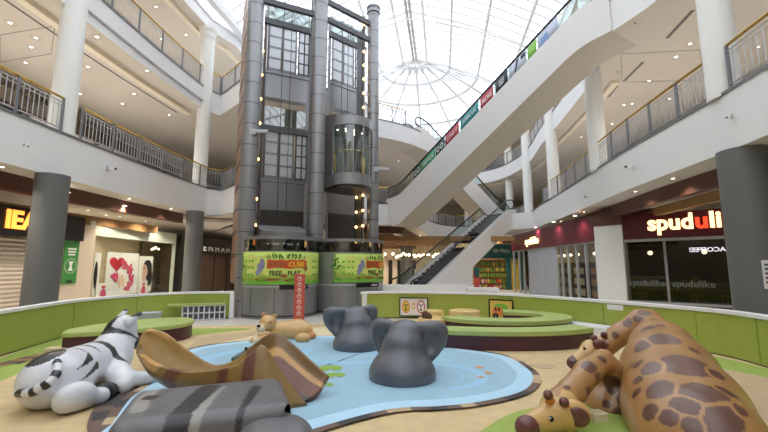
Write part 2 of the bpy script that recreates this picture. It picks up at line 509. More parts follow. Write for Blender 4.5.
# ------------------------------------------------------------------ railings
def railing(path, z, label, group, step=1.25, skip=None):
    P = [Vector((p[0], p[1])) for p in offs(path, .05)]
    L = [0]
    for a, b in zip(P, P[1:]): L.append(L[-1]+(b-a).length)

    def at(s):
        for i in range(len(P)-1):
            if s <= L[i+1] or i == len(P)-2:
                t = (s-L[i])/max(L[i+1]-L[i], 1e-6); return P[i].lerp(P[i+1], t)
    n = max(1, round(L[-1]/step)); h = .92
    t = thing('railing', label, 'railing', (P[0].x, P[0].y, z), group=group)
    fine = [at(L[-1]*k/(n*4)) for k in range(n*4+1)]
    MB().tube([(p.x, p.y, z+h) for p in fine], .032, 8).build('handrail', 'brass', t)
    MB().tube([(p.x, p.y, z+.1) for p in fine], .018, 4).tube([(p.x, p.y, z+h-.12) for p in fine], .018, 4).tube([(p.x, p.y, z+h-.22) for p in fine], .012, 4).build('rail_bar', 'rail', t)
    for k in range(n+1):
        p = at(L[-1]*k/n)
        MB().cyl((p.x, p.y, z), (p.x, p.y, z+h), .036, n=6).build('post', 'railgrey', t)
    for k in range(n):
        m = MB(); q = 9
        for j in range(1, q):
            p = at(L[-1]*(k+j/q)/n); m.cyl((p.x, p.y, z+.1), (p.x, p.y, z+h-.12), .0125, n=4, cap=False)
        m.build('baluster_panel', 'rail', t)
    return t


i0 = 5
def near(E, x, y): return min(range(len(E)), key=lambda i: (E[i]-Vector((x, y))).length)
a, b = near(E1, -8.75, 0), near(E1, -8.5, 9.75)
railing(E1[a:b+1], LT+.06, 'brass topped first floor railing nearest the big white column above the shuttered shop', 'balcony railings')
railing(E1[near(E1, -8.46, 10.45):iL]+[Vector(behind1[0])], LT+.06, 'brass topped grey railing on the first floor between two white columns over the perfume window', 'balcony railings')
railing([Vector(p) for p in behind1[0:3]], LT+.06, 'short first floor railing running back to the lifts', 'balcony railings')
a = near(E2, -8.75, 0)
railing(E2[a:iL]+[Vector(behind2[0])], UT+.06, 'brass topped grey railing on the second floor above the perfume shop side', 'balcony railings')
railing([Vector(p) for p in behind2[0:3]], UT+.06, 'short second floor railing running back to the lifts', 'balcony railings')
s1 = sm(land1+right_edge); s2 = sm(land2+right_edge2)
railing(s1[0:3], LT+.06, 'first floor railing on the landing behind the lifts', 'balcony railings')
railing(s2[0:6], UT+.06, 'second floor railing on the landing behind the lifts', 'balcony railings')
a, b = near(s1, 2.4, 25), near(s1, 9.85, 27.5)
railing(s1[a:b+1], LT+.06, 'first floor railing along the curved far end', 'balcony railings')
a, b, c, d = near(s1, 8.85, 21.3), near(s1, 7.66, 13.45), near(s1, 7.02, 8.1), near(s1, 6.7, 4.5)
railing(s1[a:b+1], LT+.06, 'brass topped grey railing on the first floor above the maroon shopfront', 'balcony railings')
railing(s1[b:c+1], LT+.06, 'brass topped grey railing on the first floor above the potato cafe sign', 'balcony railings')
railing(s1[near(s1, 6.9, 7.35):d+1], LT+.06, 'brass topped grey railing on the first floor past the thick white column', 'balcony railings')
a, b = near(s2, 3.8, 31), near(s2, 8.15, 14.7)
railing(s2[a:b+1], UT+.06, 'second floor railing curving round the far end of the atrium', 'balcony railings')
a, b = near(s2, 7.0, 11.0), near(s2, 6.8, 4.5)
railing(s2[a:b+1], UT+.06, 'second floor railing beside the top of the big escalator', 'balcony railings')
# ------------------------------------------------------------------ glass lifts
TA, TB, TC = Vector((-4.6, 12.95)), Vector((-2.46, 13.95)), Vector((-.46, 15.7))
tower = thing('lift_tower', 'tall grey steel twin lift tower with round tubes and curved metal drums', 'lift tower', (-2.6, 14.8, 0))
V3 = lambda p, z: Vector((p[0], p[1], z))
for p, r, zt in ((TA, .28, 14), (TB, .29, 14), (TC, .24, 12.8)):
    t = MB().cyl(V3(p, 0), V3(p, zt), r, n=24).build('tube', 'steel', tower)
    for k in range(int(zt/.74)):
        z = .5+.74*k
        MB().lathe((p.x, p.y, z), [(r+.004, 0), (r+.006, .012), (r+.004, .024)], 24, False).build('ring_seam', 'steeldark', t)
    if p is TC: MB().lathe((p.x, p.y, zt-.3), [(r+.05, 0), (r+.05, .1), (r+.02, .12), (r+.02, .2), (r+.06, .22), (r+.06, .3)], 24).build('cap', 'steel', t)
mk('pane', (226, 232, 238), .25)
nt = MATS['pane'].node_tree; q_ = nt.nodes.new('ShaderNodeBsdfTranslucent'); q_.inputs['Color'].default_value = (.95, .97, 1, 1); x_ = nt.nodes.new('ShaderNodeMixShader'); x_.inputs[0].default_value = .6
nt.links.new(nt.nodes['Principled BSDF'].outputs[0], x_.inputs[1]); nt.links.new(q_.outputs[0], x_.inputs[2]); nt.links.new(x_.outputs[0], nt.nodes['Material Output'].inputs[0])
mk('shaftdark', (70, 66, 64), .4, .3)
bays = []
for n, (P, Q, bc, ph) in enumerate(((TA, TB, Vector((-4.2, 16.0)), 0), (TB, TC, Vector((-1.75, 17.2)), 0))):
    d = (Q-P).normalized(); fn = Vector((d.y, -d.x)); mid = (P+Q)/2; L = (Q-P).length
    bays.append((d, fn, mid, L))
    rad = L/2+.08

    def arc(r, a0, a1, n2=40): return [mid+d*(r*math.sin(a0+(a1-a0)*k/n2))+fn*(r*math.cos(a0+(a1-a0)*k/n2)) for k in range(n2+1)]
    H = math.pi/2
    A = arc(rad, -H, H)
    dr = MB().wall(A, .05, 0, 2.1).build('drum', 'steel', tower)
    for z in (.06, .96): MB().wall(arc(rad+.012, -H, H), .02, z, z+.05).build('drum_band', 'rail' if z > .5 else 'steeldark', dr)
    for k in (8, 16, 24, 32): MB().box(V3(A[k]+(A[k]-mid).normalized()*.003, .53), (.012, .012, .86), math.atan2(*(A[k]-mid).yx)).build('seam', 'steeldark', dr)
    MB().wall(A, .02, 2.1, 2.46).build('drum_glass', 'tinted', tower)
    MB().wall(arc(rad+.03, -H, H), .1, 2.46, 2.56).build('ring_rail', 'steel', tower)
    # front and back cross beams
    for z in (11.2, 11.95): MB().bar(V3(P, z), V3(Q, z), .14, .2).build('cross_beam', 'steeldark', tower)
    w = 1.9; b0, b1 = bc-d*w/2, bc+d*w/2
    # back frame of the shaft: posts, sills, landing doors
    for e in (b0, b1): MB().bar(V3(e, 0), V3(e, 12.6), .12, .12).build('shaft_post', 'steel', tower)
    for z0, z1, mt in ((0, 3.9, 'shaftdark'), (3.9, 5.05, 'steel'), (8.7, 9.74, 'steel')):
        MB().bar(V3(b0, (z0+z1)/2), V3(b1, (z0+z1)/2), .06, z1-z0).build('shaft_panel', mt, tower)
    for z in (7.3, 12.05):
        MB().bar(V3(b0-d*.1-fn*-.12, z), V3(b1+d*.1-fn*-.12, z), .12, .26).build('cross_beam', 'steeldark', tower)
        g = MB().bar(V3(b0, z+.55), V3(b1, z+.55), .02, .9)
        g.build('glass_panel', 'tinted', tower)
        for k in (.02, .62, .98): MB().bar(V3(b0.lerp(b1, k)+fn*.03, z+.13), V3(b0.lerp(b1, k)+fn*.03, z+1.0), .05, .05).build('mullion', 'steel', tower)
    for zf in (5.07, 9.76):
        dh = 2.05
        dt = MB().bar(V3(b0+fn*.02, zf+.08), V3(b1+fn*.02, zf+.08), .1, .16).build('landing_door', 'steel', tower)
        for x0, x1 in ((.06, .36), (.38, .68)):
            q0, q1 = b0.lerp(b1, x0)+fn*.05, b0.lerp(b1, x1)+fn*.05
            MB().bar(V3(q0, zf+.16+dh/2), V3(q1, zf+.16+dh/2), .03, dh).build('door_leaf', 'pane', dt)
            m = MB()
            for k in range(5):
                z = zf+.2+(dh-.08)*k/4; m.bar(V3(q0+fn*.025, z), V3(q1+fn*.025, z), .03, .075)
            for q in (q0, q1): m.bar(V3(q+fn*.025, zf+.16), V3(q+fn*.025, zf+.16+dh), .07, .07)
            m.build('door_frame', 'steel', dt)
        q0, q1 = b0.lerp(b1, .74)+fn*.05, b0.lerp(b1, .98)+fn*.05
        MB().bar(V3(q0, zf+.16+dh/2), V3(q1, zf+.16+dh/2), .03, dh).build('side_light', 'pane', dt)
        m = MB()
        for k in range(5):
            z = zf+.2+(dh-.08)*k/4; m.bar(V3(q0+fn*.025, z), V3(q1+fn*.025, z), .03, .05)
        for q in (q0, q0.lerp(q1, .55), q1): m.bar(V3(q+fn*.025, zf+.16), V3(q+fn*.025, zf+.16+dh), .05, .05)
        m.build('side_light_frame', 'steeldark', dt)
    # guide rails and hangers
    for k, mt in ((.1, 'copper'), (.9, 'steel')):
        q = P.lerp(Q, k)-fn*.3
        MB().cyl(V3(q, .1), V3(q, 12.4), .05, n=8).build('guide_rail', mt, tower)
    for k in range(2): MB().cyl(V3(mid-fn*.2+d*(k*.3-.15), 3.2 if n == 0 else 7.4), V3(mid-fn*.2+d*(k*.3-.15), 12.4), .012, n=5).build('cable', 'dark', tower)
# copper tinted side screen with seams, and strings of warm bulbs beside the outer tubes
s0, s1 = Vector((-4.86, 13.1)), Vector((-6.05, 15.6))
sc = MB().bar(V3(s0, 6.9), V3(s1, 6.9), .05, 11.8).build('side_screen', 'copper', tower)
for k in range(13): MB().bar(V3(s0, 2+.85*k), V3(s1, 2+.85*k), .07, .14).build('seam', 'steeldark', sc)
q = Vector((-.95, 15.9))
MB().bar(V3(q, 7.1), V3(q+Vector((-.25, .6)), 7.1), .04, 9.6).build('side_screen', 'steel', tower)
for x, yv, zs in ((-.9, 15.6, [2.6+.62*k for k in range(16)]), (-1.2, 16.1, [2.6+.62*k for k in range(6)]), (-4.42, 13.25, [3.0, 3.9, 5.3, 6.6, 7.5, 8.4, 9.3])):
    st = MB().cyl((x, yv, zs[0]-.2), (x, yv, zs[-1]+.2), .03, n=6).build('bulb_rail', 'steeldark', tower)
    for z in zs: MB().sphere((x+.05, yv-.08, z), .055, 8).build('bulb', 'bulb', st)
# wayfinding arms on the tubes
for p, s, z in ((TA, 1, 6.15), (TC, 1, 5.55)):
    MB().box((p.x+s*.42, p.y-.2, z), (.5, .12, .1)).box((p.x+s*.15, p.y-.22, z-.02), (.24, .1, .2)).build('camera_arm', 'rail', tower)


def lift_car(name, label, mid, d, fn, z):
    c = mid+fn*.25
    t = thing(name, label, 'lift', (c.x, c.y, z), math.atan2(d.y, d.x), 'glass lift cars')
    r = .8; H = math.pi/2
    def dshape(r, n=24): return [(c+d*(r*math.sin(-H+2*H*k/n))+fn*(r*math.cos(-H+2*H*k/n))) for k in range(n+1)]
    back = [c+d*r-fn*.9, c-d*r-fn*.9]
    def ring(rr, sc=1): return dshape(rr)+[c+d*rr-fn*.9, c-d*rr-fn*.9]
    for nm, z0, z1, rr, mt in (('skirt', .0, .42, r, 'steel'), ('head_band', 2.25, 2.6, r+.02, 'steel'), ('floor_pan', -.1, .0, r-.12, 'steeldark')):
        MB().prism(ring(rr), z+z0, z+z1).build(nm, mt, t)
    MB().wall(dshape(r-.02), .02, z+.42, z+2.25).build('curved_glass', 'clear', t)
    MB().bar(V3(back[0], z+1.33), V3(back[1], z+1.33), .06, 1.84).build('back_wall', 'steel', t)
    for s in (-1, 1):
        MB().bar(V3(c+d*s*r, z+1.33), V3(c+d*s*r-fn*.9, z+1.33), .05, 1.84).build('side_wall', 'steel', t)
        MB().bar(V3(c+d*s*.25-fn*.82, z+.5), V3(c+d*s*.62-fn*.82, z+2.2), .3, .04).build('wall_panel', 'rail', t)
        MB().bar(V3(c+d*s*(r-.09)-fn*.1, z+.45), V3(c+d*s*(r-.09)-fn*.1, z+1.35), .16, .04).build('brass_panel', 'brass', t)
    MB().tube([V3(p, z+1.28) for p in dshape(r-.08)], .02, 6).build('hand_bar', 'brass', t)
    MB().cyl(V3(c+fn*(r-.08), z+.42), V3(c+fn*(r-.08), z+1.28), .015, n=6).build('bar_post', 'brass', t)
    for a in (-.5, .0, .5): MB().cyl(V3(c+d*math.sin(a)*(r-.01)+fn*math.cos(a)*(r-.01), z+.42), V3(c+d*math.sin(a)*(r-.01)+fn*math.cos(a)*(r-.01), z+2.25), .012, n=6).build('glazing_bar', 'rail', t)
    for k in range(7):
        q = c+d*(.16*(k-3))+fn*(.1*((k*3) % 5)-.2); MB().cyl(V3(q, z+2.235), V3(q, z+2.25), .03, n=8).build('ceiling_spot', 'lampwarm', t)
    top = [V3(p, z+2.6) for p in ring(r-.02)]
    m = MB(); k0 = [m.bm.verts.new(p) for p in top]; n = len(k0)
    k1 = [m.bm.verts.new(Vector((p.x, p.y, z+2.62+.32*max(0, min(1, (.45-(Vector((p.x, p.y))-c).dot(fn))/1.3))))) for p in top]
    for i in range(n): m.face([k0[i], k0[(i+1) % n], k1[(i+1) % n], k1[i]])
    m.face(k1); m.build('roof_box', 'steel', t)
    MB().bar(V3(c-fn*.95-d*r, z+1.5), V3(c-fn*.95-d*r, z+2.9), .1, .1).bar(V3(c-fn*.95+d*r, z+1.5), V3(c-fn*.95+d*r, z+2.9), .1, .1).bar(V3(c-fn*.95-d*r, z+2.9), V3(c-fn*.95+d*r, z+2.9), .1, .12).build('sling', 'steeldark', t)
    return t


d, fn, mid, L = bays[1]; lift_car('lift_car', 'round fronted glass lift car with brass rail, halfway up the tower', mid, d, fn, 4.58)
d, fn, mid, L = bays[0]; lift_car('lift_car', 'lift car at ground level, its grey top showing over the green banner', mid, d, fn, .12)

# ---- green play banners round the drums
for c, col, ro in (('ban_base', (186, 214, 96), .5), ('ban_light', (214, 226, 120), .5), ('ban_leaf', (58, 120, 44), .5), ('ban_green', (120, 186, 66), .5), ('ban_red', (206, 84, 44), .5), ('ban_yellow', (240, 196, 60), .5), ('ban_grey', (140, 140, 170), .5), ('ban_brown', (150, 96, 50), .5), ('ban_text', (60, 80, 40), .5)): mk(c, col, ro)


def banner(bay, a0, a1, z0, z1, label):
    d, fn, mid, L = bay; r = L/2+.1; ln = r*(a1-a0); rnd = random.Random(3)
    root = thing('play_banner', label, 'banner', V3(mid+fn*r, z0), math.atan2(d.y, d.x), 'green play banners')

    def wrap(m, off):
        for v in m.bm.verts:
            a = a0+(a1-a0)*v.co.x; rr = r+off+v.co.y
            q = mid+d*(rr*math.sin(a))+fn*(rr*math.cos(a)); v.co = V3(q, z0+(z1-z0)*v.co.z)
        return m

    def leaf(m, x, z, l, an, w=.3):
        asp = ln/(z1-z0); c, s = math.cos(an), math.sin(an)
        pts = [(0, 0), (.5, w/2), (1, 0), (.5, -w/2)]
        m.poly([(x+(px*c-pq*s)*l/asp, 0, z+(px*s+pq*c)*l) for px, pq in pts])
    m = MB(); m.grid([[(k/36, 0, 0), (k/36, 0, 1)] for k in range(37)])
    wrap(m, .0).build('fabric', 'ban_base', root, solid=.012)
    m = MB(); m.grid([[(.12+.76*k/36, 0, .3+.03*math.sin(k)), (.12+.76*k/36, 0, .9+.04*math.sin(k*.7))] for k in range(37)])
    wrap(m, .009).build('light_patch', 'ban_light', root)
    m = MB(); m.grid([[(k/36, 0, .0), (k/36, 0, .12+.04*math.sin(k*1.3))] for k in range(37)]); wrap(m, .01).build('grass_edge', 'ban_green', root)
    m = MB()
    for k in range(60):
        x = rnd.choice((rnd.uniform(0, .035), rnd.uniform(.955, .99))); leaf(m, x, rnd.uniform(.05, .9), rnd.uniform(.1, .24), rnd.uniform(0, 6.3))
    for k in range(22): leaf(m, .36+.3*k/21, .74+.03*(k % 3), .2, rnd.uniform(.7, 2.4), .25)
    wrap(m, .016).build('leaf_print', 'ban_leaf', root)
    m = MB(); m.grid([[(.335+.365*k/12, 0, .5-.02*math.cos(k)), (.335+.365*k/12, 0, .75+.015*math.sin(k*2))] for k in range(13)])
    wrap(m, .02).build('title_board', 'ban_red', root)
    m = MB(); m.text('CUBS', .2, (.52, 0, .55), (1, 0), .006, .002, fit=.15); wrap(m, .028).build('lettering', 'ban_yellow', root)
    m = MB(); m.text('WILD', .2, (.35, 0, .55), (1, 0), .006, .002, fit=.15); wrap(m, .028).build('lettering', 'ban_brown', root)
    m = MB(); m.text('FREE', .2, (.355, 0, .28), (1, 0), .005, .002, fit=.11); m.text('PLAY', .2, (.515, 0, .28), (1, 0), .005, .002, fit=.12)
    wrap(m, .024).build('lettering', 'ban_text', root)
    m = MB()
    def blob(x, z, rx, rz):
        m.poly([(x+rx*math.cos(2*math.pi*k/14), 0, z+rz*math.sin(2*math.pi*k/14)) for k in range(14)])
    blob(.27, .5, .028, .16); blob(.29, .7, .02, .09); blob(.25, .36, .02, .1); blob(.305, .6, .012, .12); wrap(m, .022).build('animal_print', 'ban_grey', root)
    m = MB(); blob(.34, .15, .12, .035); blob(.58, .12, .1, .03); blob(.485, .26, .03, .06); blob(.69, .5, .02, .1); wrap(m, .023).build('log_print', 'ban_brown', root)
    m = MB()
    for x in (.1, .15, .19, .79, .83, .87):
        for z in (.3, .52, .72): blob(x, z, .014, .045)
    wrap(m, .014).build('icon_print', 'ban_green', root)
    return root


banner(bays[0], -1.42, 1.3, 1.05, 2.06, 'green jungle play banner on the wider drum behind the red post')
banner(bays[1], -.9, 1.5, 1.07, 2.04, 'green jungle play banner on the drum below the raised lift car')
for bay, a0, a1, lab in ((bays[0], -.2, .55, 'thin black label strip under the banner behind the red post'), (bays[1], -.35, .35, 'thin black label strip under the banner below the raised lift car')):
    d, fn, mid, L = bay; r = L/2+.1
    def pt(a, rr): return mid+d*(rr*math.sin(a))+fn*(rr*math.cos(a))
    t = thing('label_strip', lab, 'sign', V3(pt((a0+a1)/2, r), .97), math.atan2(d.y, d.x), 'black label strips')
    MB().wall([pt(a0+(a1-a0)*k/10, r+.02) for k in range(11)], .02, .9, 1.03).build('plate', 'black', t)
    m = MB()
    for k in range(5):
        a = a0+(a1-a0)*(.62+.06*k); m.box(V3(pt(a, r+.025), .965), (.03, .006, .05), math.atan2(d.y, d.x)-a)
    m.build('lettering', 'white', t)

# ---- red pictogram post
mk('postred', (196, 84, 74), .5)
p = pz(300, 320, 0); p.z = 0; p = Vector((-2.45, 11.5, 0))
t = thing('sign_post', 'slim red post with white round play rule icons', 'sign', p)
MB().box(p+Vector((0, 0, .69)), (.3, .05, 1.38)).build('board', 'postred', t, bevel=.01)
MB().box(p+Vector((0, 0, .01)), (.34, .2, .02)).build('foot', 'steel', t)
for k in range(7):
    z = 1.25-.165*k; m = MB(); c = Vector((p.x, p.y-.027, z))
    m.grid([[c+Vector((rr*math.cos(a), 0, rr*math.sin(a))) for rr in (.052, .065)] for a in [2*math.pi*j/20 for j in range(20)]], cu=True)
    m.box(c+Vector((0, 0, .005)), (.014, .002, .05)); m.box(c+Vector((0, 0, .02)), (.05, .002, .012)); m.sphere(c+Vector((0, 0, .035)), (.012, .002, .012), 8)
    m.build('icon', 'white', t)
# ------------------------------------------------------------------ escalators
mk('truss', (226, 224, 224), .5); mk('truss_shaded', (196, 188, 176), .6); mk('steps', (50, 52, 60), .45, .3); mk('rubber', (24, 24, 28), .35)  # underside colour carries its shade: same white cladding, made darker and warmer


def escalator(label, p0, p1, z0, z1, w, f0, f1, depth, fill=0, nsteps=22):
    p0, p1 = Vector(p0), Vector(p1); D = p1-p0; L = D.length; d = D/L; rn = Vector((d.y, -d.x))
    t = thing('escalator', label, 'escalator', (p0.x, p0.y, 0 if fill else z0-depth), math.atan2(d.y, d.x), 'escalators')

    def ln(s): return z0 if s < f0 else z1 if s > L-f1 else z0+(z1-z0)*(s-f0)/(L-f0-f1)

    def sml(s): return sum(ln(s+o) for o in (-.4, -.2, 0, .2, .4))/5
    S = [L*k/60 for k in range(61)]
    def X(s, r, z): q = p0+d*s+rn*r; return (q.x, q.y, z)
    h = w/2
    def bot(s):
        b = sml(s)-(depth+(1.01-depth)*s/L)*min(1, .25+(s/.9)**.7)
        return 0 if (fill and s < fill) else max(b, 0.02) if fill else b
    rows = []
    for s in S:
        z = sml(s); b = bot(s)
        rows.append([X(s, -h, z+.3), X(s, -h, b), X(s, h, b), X(s, h, z+.3), X(s, h-.22, z+.3), X(s, h-.22, z-.08), X(s, -h+.22, z-.08), X(s, -h+.22, z+.3)])
    m = MB(); V = m.grid(rows, cv=True); m.face(V[0][::-1]); m.face(V[-1])
    for k, f in enumerate(m.bm.faces): f.material_index = 1 if (k % 8 == 1 and k < 480) else 0
    m.build('truss_cladding', ['truss', 'truss_shaded'], t, ang=25)
    si = f0
    n = max(6, round((z1-z0)/.21))
    for k in range(n):
        s0 = f0+(L-f0-f1)*k/n; s1 = f0+(L-f0-f1)*(k+1)/n; za = ln(s0); zb = ln(s1)
        m = MB(); m.grid([[X(s0, -h+.23, za-.05), X(s0, h-.23, za-.05)], [X(s0, -h+.23, zb), X(s0, h-.23, zb)], [X(s1+.02, -h+.23, zb), X(s1+.02, h-.23, zb)], [X(s1+.02, -h+.23, zb-.1), X(s1+.02, h-.23, zb-.1)]])
        m.build('step', 'steps', t, smooth=False, fix=False)
    for r in (-h+.11, h-.11):
        B = [(s, sml(s)) for s in S if .35 < s < L-.35]
        m = MB(); m.grid([[X(s, r-.008, z+.3), X(s, r-.008, z+.93), X(s, r+.008, z+.93), X(s, r+.008, z+.3)] for s, z in B], cv=True)
        m.build('glass_balustrade', 'clear', t)
        m = MB(); m.grid([[X(s, r-.05, z+.3), X(s, r-.05, z+.36), X(s, r+.05, z+.36), X(s, r+.05, z+.3)] for s, z in B], cv=True); m.build('deck_trim', 'rail', t)
        a, b = sml(.3), sml(L-.3)
        e0 = [X(.62, r, a+.36), X(.3, r, a+.4), X(.1, r, a+.55), X(.06, r, a+.72), X(.14, r, a+.88), X(.35, r, a+.96)]
        e1 = [X(L-.35, r, b+.96), X(L-.14, r, b+.88), X(L-.06, r, b+.72), X(L-.1, r, b+.55), X(L-.3, r, b+.4), X(L-.62, r, b+.36)]
        path = spl(e0, 3)+[X(s, r, z+.96) for s, z in B[1:-1]]+spl(e1, 3)
        MB().tube(path, .042, 8).build('handrail', 'rubber', t)
    for s in (0.02, L-.02-.5):
        m = MB(); m.grid([[X(s, -h+.22, sml(s)+.002), X(s, h-.22, sml(s)+.002)], [X(s+.5, -h+.22, sml(s+.5)+.002), X(s+.5, h-.22, sml(s+.5)+.002)]])
        m.build('comb_plate', 'steel', t, fix=False)
    return t, X, sml, L, h


eb, X1, sl1, L1, h1 = escalator('long white escalator with advert panels rising to the second floor', (.75, 22.2), (7.6, 11.5), LT, UT, 1.55, 1.2, 1.05, 1.3)
escalator('escalator crossing behind the advert one, up to the landing behind the lifts', (8.6, 28.2), (1.5, 23.4), LT, UT, 1.5, .8, .8, 1.1)
escalator('ground floor escalator with dark steps and a solid white side', (.75, 19.8), (8.3, 26.6), 0, LT, 1.75, .6, .8, 1.0, fill=5.05)
# landing at the head of the ground floor escalator
MB().prism([(7.9, 28.6), (7.7, 27.2), (7.9, 26.3), (8.6, 25.4), (9.4, 24.3), (10.4, 27), (9.6, 29.5)], LB+.1, LT-.01).build('landing_slab', ['fascia'], kind='structure')
# advert panels on the long escalator's atrium side
AD = [('ad_dkgreen', (46, 84, 70)), ('ad_green', (62, 150, 104)), ('ad_red', (186, 56, 70)), ('ad_teal', (60, 146, 150)), ('ad_black', (44, 48, 60)), ('ad_pale', (196, 204, 222)), ('ad_lime', (140, 200, 90)), ('ad_blue', (120, 150, 200))]
for n, c in AD: mk(n, c, .4)
LADS = [(.2, .245, 0, 'dark green advert panel with two pale ovals at the foot of the long escalator', 'oval'), (.25, .335, 1, 'green advert panel with pale lettering on the long escalator', 'FIND MORE'),
        (.34, .385, 0, 'dark green advert panel with two pale ovals above the green lettered one', 'oval'), (.395, .465, 2, 'red advert panel with large white lettering on the long escalator', 'LOVE IT'),
        (.475, .56, 3, 'teal advert panel with pale lettering on the long escalator', 'JOIN US'), (.57, .625, 2, 'smaller red advert panel above the teal one', 'MORE'),
        (.635, .685, 4, 'black advert panel above the small red one', 'bars'), (.69, .755, 5, 'pale advert panel with dark diagonal figure', 'diag'), (.76, .79, 6, 'small lime green advert panel near the escalator top', ''), (.795, .86, 5, 'pale advert panel with a blue patch nearest the escalator top', 'patch')]
for a, b, ci, lab, kind in LADS:
    r = -h1+.09 if False else h1-.11+.02
    # the side that faces the open atrium
    sgn = 1 if Vector((X1(5, h1, 0)[0], X1(5, h1, 0)[1])).length < Vector((X1(5, -h1, 0)[0], X1(5, -h1, 0)[1])).length else -1
    r = sgn*(h1-.09)
    def Y(u, v, off=0): s = (a+(b-a)*u)*L1; return Vector(X1(s, r+sgn*off, sl1(s)+.37+.5*v))
    t = thing('advert_panel', lab, 'advert', Y(.5, 0), 0, 'escalator adverts')
    m = MB(); m.grid([[Y(k/6, 0), Y(k/6, 1)] for k in range(7)]); m.build('panel', AD[ci][0], t, solid=.01)
    m = MB(); rev = (lambda u: 1-u) if sgn < 0 else (lambda u: u)
    if kind == 'oval':
        for cx in (.28, .72): m.grid([[Y(cx+rr*math.cos(2*math.pi*k/16), .5+rr*1.6*math.sin(2*math.pi*k/16), .008) for rr in (.1, .17)] for k in range(16)], cu=True)
    elif kind == 'diag': m.poly([Y(.3, .1, .008), Y(.4, .1, .008), Y(.6, .95, .008), Y(.45, .95, .008)]); m.poly([Y(.7, .6, .008), Y(.95, .6, .008), Y(.95, .95, .008), Y(.7, .95, .008)])
    elif kind == 'patch': m.poly([Y(.1, .1, .008), Y(.55, .1, .008), Y(.5, .7, .008), Y(.15, .6, .008)])
    elif kind == 'bars':
        for v in (.3, .5, .7): m.poly([Y(.3, v, .008), Y(.7, v, .008), Y(.7, v+.08, .008), Y(.3, v+.08, .008)])
    elif kind:
        m.text(kind, .5, (.12, 0, .3), (1, 0), .004, 0, fit=.76)
        zs = [v.co.z for v in m.bm.verts]; z0, z1 = min(zs), max(zs)
        for v in m.bm.verts: v.co = Y(v.co.x if sgn > 0 else 1-v.co.x, .28+.44*(v.co.z-z0)/(z1-z0), .008)
    if len(m.bm.verts): m.build('print', {'diag': 'ad_black', 'patch': 'ad_blue'}.get(kind, 'white'), t)
    else: m.bm.free()
# ------------------------------------------------------------------ shops
for c, col, kw in (('shutter', (205, 190, 172), {}), ('shopwood', (74, 52, 42), {}), ('pillarcream', (214, 198, 178), {}), ('bannergreen', (62, 140, 66), {}), ('posterwhite', (236, 230, 226), {}),
                   ('rose', (206, 70, 110), {}), ('rosered', (190, 44, 60), {}), ('hair', (40, 28, 30), {}), ('skin', (226, 184, 164), {}), ('paleframe', (188, 196, 180), {}), ('tealsign', (30, 84, 84), {}), ('greyshut', (168, 174, 184), {}),
                   ('inner', (188, 172, 142), {}), ('innerdark', (70, 62, 54), {}), ('frost', (110, 112, 108), {}), ('wood', (150, 100, 60), {}), ('lampglow', (255, 226, 180), {'emit': 5}), ('alu', (176, 178, 180), {'metal': .3})): mk(c, col, kw.pop('rough', .5), **kw)
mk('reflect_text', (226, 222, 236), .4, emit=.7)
XL = -10.3
def LP(Y, z, dx=0): return Vector((XL+dx, Y, z))


def ybox(name, y0, y1, z0, z1, mat, t, dx=0, th=.06, **kw): return MB().box(LP((y0+y1)/2, (z0+z1)/2, dx), (th, y1-y0, z1-z0)).build(name, mat, t, **kw)


# first shop: orange lettering over a closed shutter
t = thing('shop_sign', 'black fascia sign with glowing orange letters above the closed shutter', 'shop sign', LP(10.5, 2.45), 0)
ybox('sign_box', 7.5, 12.75, 2.42, 3.2, 'black', t, .4, .16)
MB().text('IEA', .66, LP(10.02, 2.62, .5), (0, 1), .024, .03, fit=.95).build('lettering', 'sign_orange', t)
t = thing('shop_shutter', 'closed cream roller shutter under the orange lettered sign', 'shutter', LP(10, 0))
m = MB()
zs = [k*.0605 for k in range(41)]
m.grid([[LP(7.5, z, .03*(k % 2)), LP(12.3, z, .03*(k % 2))] for k, z in enumerate(zs)]); m.build('slat_curtain', 'shutter', t, smooth=False, solid=.01)
ybox('bottom_bar', 7.5, 12.3, 0, .1, 'alu', t, .03)
MB().box(LP(12.85, 1.5, .15), (.3, 1.3, 3.0)).build('pillar_left', 'pillarcream', kind='structure')
t = thing('hanging_banner', 'narrow green banner with a pale round emblem on the cream pillar', 'banner', LP(12.5, 1.05, .33))
ybox('fabric', 12.2, 12.78, 1.06, 2.42, 'bannergreen', t, .33, .02)
m = MB(); c = LP(12.49, 1.62, .345)
m.grid([[c+Vector((0, rr*math.cos(a), rr*math.sin(a))) for rr in (.215, .24)] for a in [2*math.pi*k/28 for k in range(28)]], cu=True)
m.build('round_emblem', 'paleframe', t)
m = MB(); m.poly([c+Vector((0, y, z)) for y, z in ((-.09, -.15), (.1, -.15), (.04, 0), (.1, .15), (-.09, .15), (-.03, 0))]); m.build('hourglass_figure', 'white', t)
m = MB()
for k, z in enumerate((2.16, 2.07, 1.98)): m.box(LP(12.49, z, .345), (.006, .34-.04*k, .05))
m.build('lettering', 'white', t); ybox('small_plate', 12.37, 12.62, 1.1, 1.17, 'dark', t, .345, .006)
